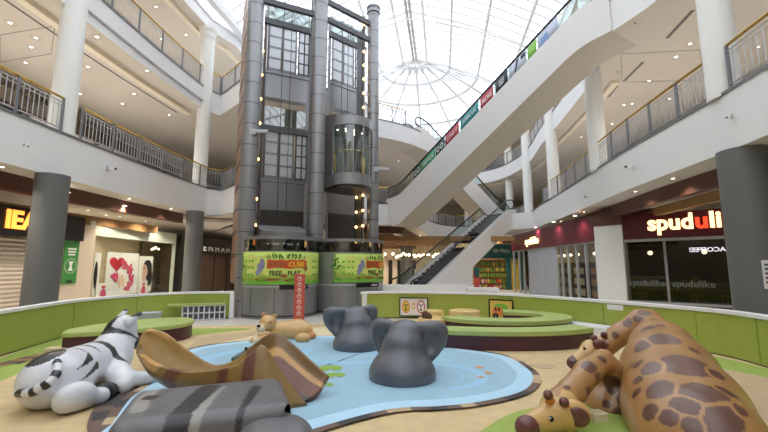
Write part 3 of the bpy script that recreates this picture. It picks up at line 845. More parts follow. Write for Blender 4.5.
# perfume shop
MB().box(LP(16.4, 2.95, -.05), (.2, 5.7, .5)).build('shop_lintel', 'paleframe', kind='structure')
w = MB().box(LP(16.4, .15, -.0), (.15, 5.6, .3)); w.box(LP(13.65, 1.6), (.12, .1, 2.8)); w.box(LP(19.15, 1.6), (.12, .12, 2.8)); w.build('window_1', 'paleframe', kind='structure')
MB().box(LP(16.4, 1.5, .02), (.015, 5.4, 2.5)).build('window_1_glass', 'shopglass', kind='structure')
MB().box(LP(16.6, 1.7, -2.2), (.1, 6.5, 3.4)).build('shop_wall', 'inner', kind='structure')
MB().box((-13, 21.5, 1.7), (.1, 1, 3.4)).build('shop_wall', 'inner', kind='structure')
def poster(label, y0, y1, z0, z1, dx=-.12): 
    t = thing('window_poster', label, 'poster', LP((y0+y1)/2, z0, dx), 0, 'perfume window posters')
    ybox('sheet', y0, y1, z0, z1, 'posterwhite', t, dx, .02)
    return t


def lblob(m, y, z, ry, rz, dx, n=16, an=0):
    m.poly([LP(y+ry*math.cos(a)*math.cos(an)-rz*math.sin(a)*math.sin(an), z+ry*math.cos(a)*math.sin(an)+rz*math.sin(a)*math.cos(an), dx) for a in [2*math.pi*k/n for k in range(n)]])


rnd = random.Random(5)
t = poster('large white poster with a red heart and a swirl of pink flowers', 14.75, 16.65, .5, 2.15)
m = MB(); pts = []
for k in range(28):
    a = 2*math.pi*k/28; pts.append(LP(15.32-.021*16*math.sin(a)**3*1.3, 1.72+.02*(13*math.cos(a)-5*math.cos(2*a)-2*math.cos(3*a)-math.cos(4*a)), -.1))
m.poly(pts); m.build('heart', 'rosered', t)
m = MB()
for k in range(34):
    a = -1.2+2.9*k/33; y = 15.75+.48*math.cos(a); z = 1.15+.5*math.sin(a); lblob(m, y+rnd.uniform(-.1, .1), z+rnd.uniform(-.1, .1), .11, .07, -.1+.0005*k, 8, rnd.uniform(0, 3))
for k in range(8): lblob(m, 15.25+rnd.uniform(-.15, .2), 1.18+rnd.uniform(-.08, .1), .13, .06, -.098+.0005*k, 8, rnd.uniform(0, 3))
m.build('flower_print', 'rose', t)
MB().box(LP(15.65, .98, -.09), (.01, .3, .34)).box(LP(15.65, 1.22, -.09), (.01, .12, .12)).build('bottle_print', 'skin', t)
t = poster('tall poster of a dark haired woman in profile', 16.7, 17.7, .5, 2.05)
m = MB(); lblob(m, 17.3, 1.5, .34, .4, -.1); lblob(m, 17.48, 1.15, .22, .4, -.0995); m.build('hair_print', 'hair', t)
m = MB(); lblob(m, 17.12, 1.42, .19, .29, -.095, 16, .3); lblob(m, 17.1, 1.1, .12, .22, -.0945); lblob(m, 16.96, 1.4, .06, .07, -.0935); m.build('face_print', 'skin', t)
m = MB(); lblob(m, 16.98, 1.24, .05, .025, -.09); m.build('lips_print', 'rosered', t)
m = MB(); lblob(m, 17.06, 1.5, .06, .02, -.09); lblob(m, 17.06, 1.57, .08, .014, -.09); m.build('eye_print', 'hair', t)
for lab, y0, y1 in (('small white poster of a pink bottle below the heart poster', 14.25, 14.95), ('small white poster of a pink bottle below the woman poster', 16.75, 17.3)):
    t = poster(lab, y0, y1, .3, 1.0, -.06); c = (y0+y1)/2
    m = MB(); lblob(m, c, .58, .16, .22, -.045); m.build('bottle_print', 'rose', t)
    MB().box(LP(c, .86, -.042), (.008, .18, .08)).build('cap_print', 'rosered', t)
t = poster('narrow poster edge with dark hair at the near side of the perfume window', 14.1, 14.4, .55, 2.1, -.1)
m = MB(); lblob(m, 14.2, 1.3, .09, .5, -.085); m.build('hair_print', 'hair', t)
for k in range(15):
    a = rnd.uniform(0, 6.3); o = MB().sphere((XL-1.3+.35*math.cos(a)*rnd.random(), (15.2 if k < 10 else 20.0)+.6*math.sin(a)*rnd.random(), 2.4+rnd.uniform(-.1, .16)), .055, 8).build('chandelier_bulb', 'lampglow')
    tag(o, 'small glowing bulb of the cluster lamp inside the perfume shop' if k < 10 else 'small glowing bulb of the second cluster lamp deeper in the perfume shop', 'bulb', 'perfume shop bulbs' if k < 10 else 'far perfume shop bulbs')
# department store
MB().box(LP(26, 3.0, .1), (.3, 13.2, .5)).box(LP(19.6, 1.4, .1), (.3, .5, 2.8)).build('shop_wall', 'black', kind='structure')
t = thing('shop_sign', 'black department store fascia with spaced silver capitals beside the lift tower', 'shop sign', LP(23, 2.2, .2))
ybox('sign_panel', 19.4, 32, 2.3, 3.0, 'black', t, .12, .1)
MB().text('D E B E N H A M S', .5, LP(19.6, 2.5, .19), (0, 1), .012, .02, fit=6.7).build('lettering', 'white', t)
t = thing('shop_window', 'dark brown panelled shopfront under the silver capitals', 'shop window', LP(24, 0))
for k in range(6): ybox('panel', 19.9+1.9*k, 21.7+1.9*k, .1, 2.3, 'shopwood', t, .05, .06); ybox('mullion', 21.7+1.9*k, 21.8+1.9*k, 0, 2.3, 'black', t, .05, .12)

# potato cafe, at an angle
F0 = Vector((9.0, 14.7)); fd = Vector((.723, -.69)).normalized(); fo = Vector((fd.y, -fd.x))
def FP(s, z, o=0): q = F0+fd*s+fo*o; return Vector((q.x, q.y, z))


def fbar(name, s0, s1, z0, z1, mat, t=None, o=0, th=.08, **kw): return MB().bar(FP(s0, (z0+z1)/2, o), FP(s1, (z0+z1)/2, o), th, z1-z0).build(name, mat, t, **kw)


t = thing('shop_sign', 'maroon fascia with large glowing cream letters, one of them red', 'shop sign', FP(2, 2.6), math.atan2(fd.y, fd.x))
fbar('sign_box', -.1, 6, 2.6, 3.5, 'shopmaroon', t, 0, .2)
sz = dict(bold=.024, depth=.05)
MB().text('spud', .74, FP(.84, 2.9, .12), fd, fit=1.3, **sz).build('lettering', 'sign_lit', t)
MB().text('u', .74, FP(2.19, 2.9, .12), fd, fit=.32, **sz).build('red_letter', 'sign_red', t)
MB().text('like', .74, FP(2.56, 2.9, .12), fd, fit=1.05, **sz).build('lettering', 'sign_lit', t)
fw = MB()
for s0, s1, z0, z1 in ((-.05, 6, 2.5, 2.6), (-.05, 6, .3, .38)): fw.bar(FP(s0, (z0+z1)/2, .05), FP(s1, (z0+z1)/2, .05), .08, z1-z0)
for s in (.0, 1.28, 3.0, 4.6): fw.bar(FP(s, .3, .05), FP(s, 2.55, .05), .06, .06)
fw.build('window_2', 'alu', kind='structure')
fbar('window_2_glass', 0, 6, .38, 2.5, 'darkglass', None, .02, .015, kind='structure')
fbar('shop_wall', -.1, 6, 0, .3, 'shopmaroon', None, 0, .1, kind='structure')
fbar('shop_wall', -1.5, 7, 0, 3.6, 'innerdark', None, -3.2, .1, kind='structure')
for s_, w_, l_ in ((.1, 1.1, 'frosted grey shop name low on the first pane of the cafe window'), (1.4, 1.15, 'frosted grey shop name low on the second pane of the cafe window')): tag(MB().text('spudulike', .3, FP(s_, .92, .035), fd, .006, .002, fit=w_).build('window_lettering', 'frost'), l_, 'lettering')
o = MB().text('ACOFFEE!', .2, FP(2.9, 2.1, .035), fd, .006, .002, fit=.95, mirror=True).build('window_lettering', 'reflect_text'); tag(o, 'pale glowing mirrored letters imitating a sign reflected high in the cafe window', 'lettering')  # a sign's reflection in the glass, made as glowing mirrored letters
t = thing('cafe_counter', 'dark counter shelf inside the potato cafe window', 'counter', FP(1.6, 0, -.9), math.atan2(fd.y, fd.x))
fbar('top', .1, 4, .72, .78, 'shopwood', t, -.9, .6); fbar('front', .1, 4, 0, .7, 'dark', t, -.9, .4)
for k in range(5):
    c = FP(.4+.8*k, 0, -.42); t = thing('bar_stool', 'wooden stool inside the potato cafe window', 'stool', c, 0, 'cafe stools')
    MB().cyl(c+Vector((0, 0, .6)), c+Vector((0, 0, .65)), .17, n=16).build('seat', 'wood', t)
    for a in (.8, 2.4, 3.9, 5.5): MB().cyl(c+Vector((.2*math.cos(a), .2*math.sin(a), 0)), c+Vector((.1*math.cos(a), .1*math.sin(a), .6)), .015, n=6).build('leg', 'wood', t)
fbar('menu_board', .1, 2.4, 1.1, 1.9, 'black', None, -3.1, .05, kind='structure')
for s in (.5, 2.2): 
    o = MB().sphere(FP(s, 2.15, -2), .09, 10).build('pendant_bulb', 'lampglow'); tag(o, 'warm bulb hanging inside the potato cafe', 'bulb', 'cafe bulbs')
MB().box((8.75, 15.05, 1.6), (.95, .7, 3.2), R(-43)).build('pillar_right', 'white', kind='structure')
MB().box((8.75, 15.1, 3.35), (1.1, .9, .4), R(-43)).build('trim_12', 'brown', kind='structure')
# maroon shop beyond the pillar
XR = 8.42
def rbox(name, y0, y1, z0, z1, mat, t=None, dx=0, th=.08, **kw): return MB().box((XR+dx, (y0+y1)/2, (z0+z1)/2), (th, y1-y0, z1-z0)).build(name, mat, t, **kw)


t = thing('shop_sign', 'long maroon fascia with small glowing yellow lettering at its far end', 'shop sign', (XR, 19.6, 2.6))
rbox('sign_box', 15.3, 25.5, 2.6, 3.6, 'shopmaroon', t, 0, .2)
MB().text('spudulike', .5, (XR-.13, 22.9, 2.88), (0, -1), .025, .04, fit=1.9).build('lettering', 'sign_lit', t)
t = thing('shop_shutter', 'closed pale grey panel shutter in the maroon shopfront', 'shutter', (XR, 20.8, 0))
for k in range(3): rbox('panel', 19.1+1.2*k, 20.28+1.2*k, 0, 2.6, 'greyshut', t, 0, .06)
fw = MB()
for yv in (15.5, 16.3, 17.1, 17.9, 18.55, 19.05, 22.75, 23.6, 24.4, 25.4): fw.box((XR, yv, 1.3), (.1, .09, 2.6))
fw.box((XR, 20.5, 2.57), (.1, 10, .06)).box((XR, 17.3, .06), (.1, 3.6, .12)); fw.build('window_3', 'alu', kind='structure')
rbox('window_3_glass', 15.5, 19.05, .1, 2.55, 'shopglass', None, 0, .015, kind='structure'); rbox('window_3_glass', 22.75, 25.4, .1, 2.55, 'shopglass', None, 0, .015, kind='structure')
rbox('shop_wall', 18.2, 26, 0, 3.6, 'inner', None, 3.2, .1, kind='structure'); MB().bar((8.75, 15.4, 1.8), (11.3, 18.06, 1.8), .08, 3.6).build('shop_wall', 'innerdark', kind='structure')
for k in range(5):
    t = thing('display_rack', 'tall dark display rack seen through the glass of the maroon shop', 'rack', (XR+1.2, 17.4+1.6*k, 0), 0, 'maroon shop racks')
    MB().box((XR+1.2, 17.4+1.6*k, .9), (.4, 1.0, 1.8)).build('body', 'dark', t)
    for z in (.4, .9, 1.4): MB().box((XR+.98, 17.4+1.6*k, z), (.06, .9, .3)).build('shelf_front', ('wood', 'inner', 'frost')[k % 3], t)
for k in range(6):
    o = MB().sphere((XR+.5, 16.6+.7*k, 2.15), .06, 8).build('pendant_bulb', 'lampglow'); tag(o, 'small bulb hanging behind the glass doors of the maroon shop', 'bulb', 'maroon shop bulbs')
# gift shop in the far corner
GY = 27.6
t = thing('shop_sign', 'dark teal fascia sign over the colourful corner shop', 'shop sign', (8, GY, 2.1))
MB().box((8.0, GY, 2.65), (3.6, .2, .95)).build('sign_box', 'tealsign', t)
MB().text('Gift Works', .34, (7.65, GY-.12, 2.6), (1, 0), .01, .02, fit=1.2).build('lettering', 'paleframe', t)
for k, x in enumerate((8.72, 9.65)): tag(MB().box((x, GY, 1.1), (.3 if k == 0 else .18, .2, 2.2)).build('shop_post', 'tealsign'), ('dark teal post beside the colourful shelves', 'dark teal post next to the yellow panel')[k], 'post')
for n, c in (('pr_yellow', (220, 190, 80)), ('pr_green', (120, 150, 60)), ('pr_orange', (224, 140, 70)), ('pr_red', (190, 70, 60)), ('pr_pink', (226, 150, 150)), ('pr_white', (232, 226, 210))): mk(n, c, .5, emit=0)
tag(MB().box((9.2, GY+.1, 1.0), (.6, .05, 2.0)).build('yellow_panel', 'pr_yellow'), 'bright yellow panel between two teal posts', 'panel')
t = thing('shelving', 'warm lit shelf unit packed with colourful goods in the corner shop', 'shelves', (7.5, GY+.4, 0))
MB().box((7.5, GY+.62, 1.1), (2.6, .06, 2.2)).build('back', 'inner', t)
for z in (.05, .45, .85, 1.25, 1.65, 2.05): MB().box((7.5, GY+.42, z), (2.6, .4, .04)).build('shelf', 'wood', t)
rnd = random.Random(11); meshes = {}
for r in range(5):
    for k in range(12):
        c = ('pr_green', 'pr_green', 'pr_orange', 'pr_red', 'pr_pink', 'pr_white', 'pr_yellow')[rnd.randrange(7)] if r < 2 else ('pr_green', 'pr_green', 'pr_green', 'pr_yellow')[rnd.randrange(4)]
        if c not in meshes:
            o = MB().box((0, 0, .13), (.15, .16, .26)).build('product_box', c, bevel=.012); meshes[c] = o
        else: o = meshes[c].copy(); COL.objects.link(o)
        o.location = (6.34+.21*k, GY+.38, .07+.4*r); tag(o, 'small boxed product on the corner shop shelves', 'box', 'corner shop goods')
MB().box((6.4, 29.5, 1.7), (8, .1, 3.4)).build('shop_wall', 'inner', kind='structure')
# far timber ceilinged cafe under the landing
mk('cafewall', (232, 214, 186), .6)
MB().box((0, 37, 1.7), (14, .1, 3.4)).build('shop_wall', 'cafewall', kind='structure')
for k in range(5): MB().bar((-3, 24+2.5*k, 3.3), (8, 24+2.5*k, 3.3), .35, .3).build('beam', 'timber', kind='structure')
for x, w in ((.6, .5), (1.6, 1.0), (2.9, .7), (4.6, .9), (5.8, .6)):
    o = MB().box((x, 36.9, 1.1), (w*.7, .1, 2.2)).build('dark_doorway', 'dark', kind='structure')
rnd = random.Random(2)
cb = None
for k in range(22):
    x, yv = (-.2+.36*(k % 11)+rnd.uniform(-.1, .1)+(1.0 if k > 10 else 0), 23.6+rnd.uniform(0, 3)+(2.5 if k > 10 else 0)); z = 2.35+rnd.uniform(-.12, .15)
    t = thing('pendant_globe', 'warm globe bulb hanging in the timber ceilinged cafe', 'pendant light', (x, yv, z), 0, 'cafe globe lights')
    MB().sphere((x, yv, z), .085, 10).build('globe', 'lampglow', t); MB().cyl((x, yv, z+.08), (x, yv, 3.2), .008, n=5).build('cord', 'dark', t)
tag(MB().box((3.0, 33, 1.0), (.9, .05, .8)).build('wall_picture', 'posterwhite'), 'pale picture panel on the far cafe pillar', 'picture')
# plinth and counter at the foot of the ground floor escalator
tag(MB().box((1.7, 15.0, .46), (3.9, .14, .92)).build('low_parapet', 'white', bevel=.01), 'white low parapet round the foot of the ground floor escalator', 'parapet')
t = thing('counter', 'small white counter in front of the dark poster stand', 'counter', (3.5, 14.1, 0)); MB().box((3.5, 14.1, .8), (1.1, .4, .12)).build('top', 'white', t); MB().box((3.5, 14.15, .37), (1.0, .3, .74)).build('body', 'capwhite', t)
t = thing('poster_stand', 'slim dark stand with a reddish panel beside the escalator foot', 'stand', (3.4, 14.6, 0))
MB().box((3.42, 14.6, .95), (.2, .05, 1.0), R(20), R(-6)).build('panel', 'postred', t); MB().cyl((3.42, 14.6, 0), (3.42, 14.6, .5), .06, n=8).build('stem', 'dark', t); MB().box((3.44, 14.57, 1.4), (.2, .03, .36), R(20)).build('header', 'tealsign', t)
# upper storey shopfronts
for z, nm in ((LT, 'first'), (UT, 'second')):
    for k in range(8):
        yv = -2+3.6*k
        for X, s in ((-13.6, 1), (13.2, -1)):
            if s < 0 and z == LT and 1 < k < 6: mt = 'shopmaroon' if k % 2 else 'dark'
            else: mt = ('posterwhite', 'dark', 'inner', 'dark')[k % 4]
            if s > 0 and z == LT: mt = ('dark', 'posterwhite', 'posterwhite', 'inner')[k % 4]
            if z == UT: mt = 'cream'
            MB().box((X, yv, z+1.15), (.1, 3.2, 2.3)).build('shop_wall', mt, kind='structure')
        MB().box((-13.5, yv, z+2.6), (.2, 3.6, .5)).build('shop_lintel', 'innerdark' if z == LT else 'cream', kind='structure')
t = thing('window_poster', 'red heart poster in the first floor shop behind the railing', 'poster', (-13.5, 13.2, LT+.3)); MB().box((-13.5, 13.2, LT+.9), (.03, .9, 1.1)).build('sheet', 'posterwhite', t)
m = MB()
m.poly([Vector((-13.47, 13.2+.025*16*math.sin(a)**3, LT+1.0+.026*(13*math.cos(a)-5*math.cos(2*a)-2*math.cos(3*a)-math.cos(4*a)))) for a in [2*math.pi*k/28 for k in range(28)]]); m.build('heart', 'rosered', t)
# notice on the near column, security cameras on the fascias
c = Vector((7.12, 7.62)); t = thing('notice', 'white notice with printed lines on the dark grey column', 'notice', (c.x-.05, c.y-.43, 1.2))
A = [c+Vector((math.sin(a), -math.cos(a)))*.43 for a in [(-.42+.55*k/8) for k in range(9)]]
MB().wall(A, .006, 1.2, 1.72).build('sheet', 'posterwhite', t)
for k in range(5): MB().wall([c+Vector((math.sin(a), -math.cos(a)))*.438 for a in [(-.34+(.42-.04*(k % 2))*j/6) for j in range(7)]], .004, 1.3+.08*k, 1.335+.08*k).build('print_line', 'tealsign' if k > 2 else 'shopwood', t)
for lab, x, yv, E in (('white security camera on the white fascia above the perfume shop', 108, 168, 1), ('small white bracket on the fascia near the shuttered shop', 24, 145, 1), ('white security camera on the fascia above the potato cafe', 634, 166, 1), ('white security camera on the fascia above the white pillar', 592, 196, 1), ('small bracket high on the fascia beside the dark column', 732, 116, 1)):
    z = 4.5; best = None
    for k in range(60):
        zz = LB+.1+(LT-LB-.2)*k/59; p = pz(x, yv, zz); dd = min((Vector((p.x, p.y))-e).length for e in E1)
        if best is None or dd < best[0]: best = (dd, p)
    p = best[1]; e = min(E1, key=lambda q: (q-Vector((p.x, p.y))).length); s = 1 if p.x < 0 else -1
    t = thing('security_camera', lab, 'camera', p, 0, 'fascia cameras'); big = 1 if 'camera' in lab else .5
    MB().box(p+Vector((s*.02, 0, 0)), (.06, .1*big, .1*big)).build('bracket', 'rail', t); MB().bar(p+Vector((s*.05, 0, .0)), p+Vector((s*.3*big, -.1*big, -.05)), .09*big, .09*big).build('housing', 'white', t); MB().cyl(p+Vector((s*.3*big, -.1*big, -.05)), p+Vector((s*.32*big, -.107*big, -.053)), .035*big, n=10).build('lens', 'dark', t)
# ------------------------------------------------------------------ recessed ceiling lights
LR = MB().lathe((0, 0, 0), [(.085, .0), (.125, -.012), (.125, 0.0)], 18, False).build('proto_ring', 'grille')
LD = MB().lathe((0, 0, 0), [(.085, .0), (.001, -.004)], 18, False).build('proto_disc', 'lampwarm')
LO = MB().lathe((0, 0, 0), [(.085, .0), (.001, -.004)], 18, False).build('proto_off', 'grille')
ring_me, disc_me, off_me = LR.data, LD.data, LO.data
for o in (LR, LD, LO): bpy.data.objects.remove(o)
NL = {}


def downlight(x, y, z, lab, grp, watts, on=True, blend=.6, ang=125, sc=1):
    t = thing('downlight', lab, 'ceiling light', (x, y, z-.002), group=grp); t.scale = (sc, sc, sc)
    a = bpy.data.objects.new('trim_ring', ring_me); COL.objects.link(a); a.parent = t
    b = bpy.data.objects.new('lens', disc_me if on else off_me); COL.objects.link(b); b.parent = t
    if on and watts:
        l = bpy.data.lights.new('downlight_lamp', 'SPOT'); l.energy = watts; l.spot_size = R(ang); l.spot_blend = blend; l.color = (1, .9, .76); l.shadow_soft_size = .09
        lo = bpy.data.objects.new('lamp', l); COL.objects.link(lo); lo.parent = t; lo.location = (0, 0, -.03)


def P2(x, y, z): q = pz(x, y, z); return q.x, q.y


g2 = 'round downlight in the soffit below the second floor'
for x, y in ((10, 23), (36, 38), (134, 94), (88, 67), (97, 37), (147, 71), (169, 115)): downlight(*P2(x, y, UB), UB, g2+' over the perfume shop side', 'soffit lights, perfume shop side', WU, sc=1.15)
for x, y in ((690, 44), (676, 57), (649, 81), (624, 105), (612, 124)): downlight(*P2(x, y, UB), UB, g2+' over the potato cafe side', 'soffit lights, cafe side', WU, sc=1.15)
for x, y in ((635, 23), (583, 52), (618, 72)): downlight(*P2(x, y, UB), UB, 'unlit round downlight in the soffit near the head of the long escalator', 'unlit soffit lights', 0, False, sc=1.15)
for x, y in ((156, 7), (186, 35), (205, 60)): downlight(*P2(x, y, CB), CB, 'round downlight in the cream ceiling over the second floor', 'top floor lights', WT)
# fill lamps added on hidden ceilings to light the galleries and shop fronts
def row(pts, z, lab, grp, w):
    for x, y in pts: downlight(x, y, z, lab, grp, w)


row([(-11.6, y) for y in (3, 7.5, 12, 16.5)], UB, 'added fill downlight deeper in the first floor gallery, perfume shop side', 'added gallery lights', WU*1.4)
row([(11, y) for y in (3, 7.5, 12, 16.5, 21, 26)], UB, 'added fill downlight deeper in the first floor gallery, cafe side', 'added gallery lights', WU*1.4)
row([(-11, y) for y in (3, 8, 13, 18)]+[(11, y) for y in (3, 8, 13, 18, 24, 29)]+[(1, 40), (6, 39), (-6, 36)], CB, 'added fill downlight in the top ceiling set back from the rail', 'added top gallery lights', WT*1.5)
row([(-4.5, 20), (-1.5, 22), (1, 26), (2, 31), (6, 37), (9, 35.5), (-6, 25)], UB, 'added fill downlight under the second floor behind the lifts', 'added far gallery lights', WU*1.4)
row([(-9.1, y) for y in (5, 8.5, 11, 13.5, 16, 18.5, 21.5)], LB-.2, 'added fill downlight in the white strip of ceiling before the shops, perfume side', 'added shopfront lights, perfume side', WG*1.8)
row([(8.6, 5), (9.2, 8.5), (9.6, 11.5), (8.0, 16.2), (8.1, 18.5), (8.2, 21), (9.1, 24)], LB-.2, 'added fill downlight in the ceiling before the shops, cafe side', 'added shopfront lights, cafe side', WG)
row([(0, 24.5), (2.5, 27), (5.5, 28.5), (-3, 22), (0, 30), (3, 33.5), (7.5, 25.8), (7.3, 28.3), (-5, 30), (-11.5, 16), (-8, 24)], LB-.2, 'added fill downlight in the ground floor ceiling beyond the lifts', 'added far ground floor lights', WG*3.2)
row([(-.5, 34.6), (2.2, 34.6), (4.9, 34.6)], LB-.2, 'added fill downlight over the back wall of the timber ceilinged cafe', 'added cafe back wall lights', WG*4)  # lamps added to brighten the far cafe wall
row([(-9.55, 14.3), (-9.55, 15.8), (-9.55, 17.3)], LB-.2, 'added fill downlight close over the perfume shop window', 'added perfume window lights', WG*2.6)  # lamps added to brighten the posters behind the glass
row([(-12.7, y) for y in (5, 8, 10.5, 13, 15.5)]+[(12.3, y) for y in (8, 12, 16)], UB, 'added fill downlight near the first floor shopfronts', 'added first floor shopfront lights', WU*1.2)  # lamps added to wash the dim gallery walls
row([(-11.2, 14.6), (-11.2, 16.4), (-11.2, 18.2)], LB-.2, 'added fill downlight inside the perfume shop', 'added perfume shop ceiling lights', WG)  # lamps added to brighten the window display from inside
row([(10.3, 14.9), (11.2, 14.6), (9.9, 17), (9.9, 21)], LB-.2, 'added fill downlight inside the potato cafe', 'added cafe ceiling lights', WG*.8)  # lamps added to lift the dark interiors
# scallops of light on the brown bulkhead
def wash(x, y, lab):
    downlight(x, y, LB, lab, 'bulkhead wash lights', WB*2.2, sc=1.25)
for E_, ys, s in ((E1[:iL], (8.9, 13.2, 15.5), -1), (E1[iL+8:], (10.1, 11.9, 16.5, 20), 1)):
    for yv in ys:
        e = min((q for q in E_), key=lambda q: abs(q.y-yv)+(0 if q.x*s > 4 else 99)); wash(e.x+s*.42, yv, 'small downlight washing the brown bulkhead, '+('perfume shop side' if s < 0 else 'cafe side'))
# slot grilles and access panel in the soffit
for x0, y0, x1, y1, lab in ((667, 38, 693, 10, 'long dark slot grille in the soffit beside the thick white column'), (624, 81, 643, 62, 'short slot grille inside the square access panel'), (608, 97, 617, 86, 'short slot grille beyond the access panel')):
    a, b = pz(x0, y0, UB), pz(x1, y1, UB); tag(MB().bar(a-Vector((0, 0, .006)), b-Vector((0, 0, .006)), .1, .01).build('slot_grille', 'grille'), lab, 'grille', 'slot grilles')
for pts, lab in (([(621, 54), (700, 50), (704, 80), (622, 82)], 'large thin outlined access panel in the cafe side soffit'), ([(0, 35), (55, 26), (51, 54), (0, 62)], 'large outlined access panel in the soffit near the thick white column, perfume side')):
    q = [pz(x, y, UB-.005) for x, y in pts]; m = MB()
    for k in range(4): m.bar(q[k], q[(k+1) % 4], .014, .008)
    tag(m.build('access_panel_seam', 'grille'), lab, 'ceiling panel', 'soffit access panels')
# ------------------------------------------------------------------ play area: low walls and floor
P = py
def V2(pts, n=6): return [Vector((p[0], p[1])) for p in spl([(a, b, 0) for a, b in pts], n)]


WLp = V2([(-5.6, -1), (-6.3, 4), (-6.85, 7.2), (-7.3, 9.4), (-7.05, 11), (-6.3, 12.1), (-4.78, 12.5)])
WRp = V2([(-.6, 12.15), (-.45, 12.35), (.5, 12.5), (1.5, 12.35), (3.4, 11.6), (4.75, 9.9), (5.7, 8.2), (6.1, 7.2), (6.05, 6.2), (5.95, 5), (5.6, 2), (5, -1)])
for path, s, lab in ((WLp, 1, 'low lime green play area wall with white cap, perfume shop side'), (WRp, 1, 'low lime green play area wall with white cap, escalator and cafe side')):
    t = thing('low_wall', lab, None, (path[0].x, path[0].y, 0), kind='structure')
    MB().wall(path, .1, 0.02, .78).build('panel', 'lime', t)
    MB().wall(offs(path, -.03), .16, .76, .83).build('cap', 'capwhite', t, bevel=.01)
    MB().wall(offs(path, -.006), .02, 0, .03).build('base_strip', 'black', t)
    for k in range(4, len(path)-3, 7):
        p = path[k]; d = path[k+1]-p; MB().box((p.x, p.y, .39), (.012, .03, .72), math.atan2(d.y, d.x)).build('panel_seam', 'grassfloor', t)
    e = path[-1] if path is WLp else path[0]
    MB().box((e.x, e.y, .415), (.13, .16, .83), .3).build('end_post', 'capwhite', t, bevel=.02)
c = pz(614, 303.5, .82); tag(MB().box((c.x, c.y-.03, .74), (.3, .05, .1), R(-50)).build('white_plate', 'capwhite'), 'small white plate hung over the lime wall cap on the cafe side', 'plate')
led = [p for p in WRp if p.x > 3.7 and p.y > 8.9]
tag(MB().strip(offs(led, -.5), offs(led, -.04), 0.014, .27).build('white_ledge', 'capwhite', bevel=.02), 'low white ledge along the foot of the lime wall behind the curved benches', 'ledge')

fl = thing('floor_play', 'soft tan play floor with a blue pond, green patches and striped pond edge', None, (0, 7, 0), kind='structure')
mat_poly = [p for p in WLp if p.y < 9.2]+V2([(-6.4, 10.2), (-5.2, 10.7), (-3.5, 11.0), (-1.5, 11.3), (.4, 12.2)])+[p for p in WRp if p.x > 1.2]
MB().prism(mat_poly, 0.001, .012).build('tan_surface', 'tan', fl)
def G(pts, n=6): return V2([tuple(pz(x, y, 0)[:2]) for x, y in pts], n)


lay = [.012]
def sheet(poly, name, mat):
    z = lay[0]; lay[0] += .0012; m = MB(); m.prism(poly, z-.002, z+.0015); return m.build(name, mat, fl)


sheet(G([(0, 359), (40, 345), (72, 336), (110, 330), (185, 329), (250, 329), (222, 333), (192, 336), (165, 341), (72, 353), (40, 362), (20, 373), (0, 382), (-60, 400), (-60, 380)]), 'green_patch', 'grassfloor')
sheet(G([(186, 350), (205, 338), (250, 332), (330, 325), (360, 325), (350, 333), (330, 338), (250, 343), (205, 348)]), 'brown_patch', 'oldtan')
sheet(G([(205, 347), (262, 335), (330, 327), (370, 328), (360, 335), (330, 337.5), (260, 342)]), 'pale_patch', 'paleroad')
for k, (xa, ya, xb, yb) in enumerate(((-20, 368, 6, 364), (4, 365.5, 14, 362), (14, 362, 24, 359.5), (23, 360, 33, 357.5), (32, 358, 42, 355))):
    a, b = pz(xa, ya, 0), pz(xb, yb, 0); n = Vector((b.y-a.y, a.x-b.x)).normalized()*.11; sheet([a.xy+n, b.xy+n, b.xy-n, a.xy-n], 'stripe', 'timber' if k % 2 == 0 else 'stripebrown')
    n2 = n*1.0; sheet([a.xy+n*2.1, b.xy+n*2.1, b.xy+n*1.05, a.xy+n*1.05], 'stripe', 'stripedark' if k % 2 else 'timber')
sheet([Vector(p) for p in V2([(.75, 3.75), (.98, 4.05), (1.45, 4.5), (2.1, 4.75), (2.9, 4.8), (3.6, 5.2), (4.3, 6.2), (4.9, 7.3), (5.5, 7.6), (5.9, 6.8), (5.9, 5), (5.4, 3), (3.5, 2), (1, 2.4)])], 'green_patch', 'grassfloor')
sheet(V2([(3.5, 4.9), (4.2, 5.9), (4.9, 6.5), (5.4, 6.0), (5.5, 5.0), (5.0, 3.8), (4.2, 3.4), (3.6, 4.0), (3.5, 4.9)]), 'tan_patch', 'oldtan')
pond = G([(112, 428), (130, 402), (150, 388), (165, 377), (171, 367), (178, 357), (200, 349), (240, 343.5), (290, 340), (335, 337.5), (390, 341), (440, 348.5), (500, 357), (527, 371), (533, 383), (520, 395), (480, 405), (440, 409.5), (410, 410.5), (385, 413.5), (350, 422), (310, 434)])+V2([(-.95, 3.7), (-1.6, 3.35), (-2.2, 3.3), (-2.65, 3.6)])
pond = [p for k, p in enumerate(pond) if k == 0 or (p-pond[k-1]).length > .02]
area = sum(a.x*b.y-b.x*a.y for a, b in zip(pond, pond[1:]+pond[:1])); sg = 1 if area > 0 else -1
if sg < 0: pond.reverse()
inn = lambda d: offs(pond, d, True)
sheet(G([(122, 388), (142, 383), (146, 392), (131, 402), (113, 428), (112, 436), (88, 436), (91, 415), (104, 398)]), 'edge_band', 'stripebrown')
for q in ([(100, 402), (127, 396), (131, 401), (124, 407), (96, 410)], [(92, 416), (119, 412), (115, 420), (91, 424)], [(120, 389), (143, 385), (145, 389), (116, 394)]): sheet([Vector(pz(x, y, 0)[:2]) for x, y in q], 'edge_stripe', 'stripedark')
z = lay[0]+.001
m = MB(); O = inn(-.1); n = len(pond); acc = 0; idx = 0; rnd = random.Random(4); nxt = .4
rows = [[(a.x, a.y, z), (b.x, b.y, z)] for a, b in zip(pond, O)]
Vv = [[m.bm.verts.new(p) for p in r] for r in rows]
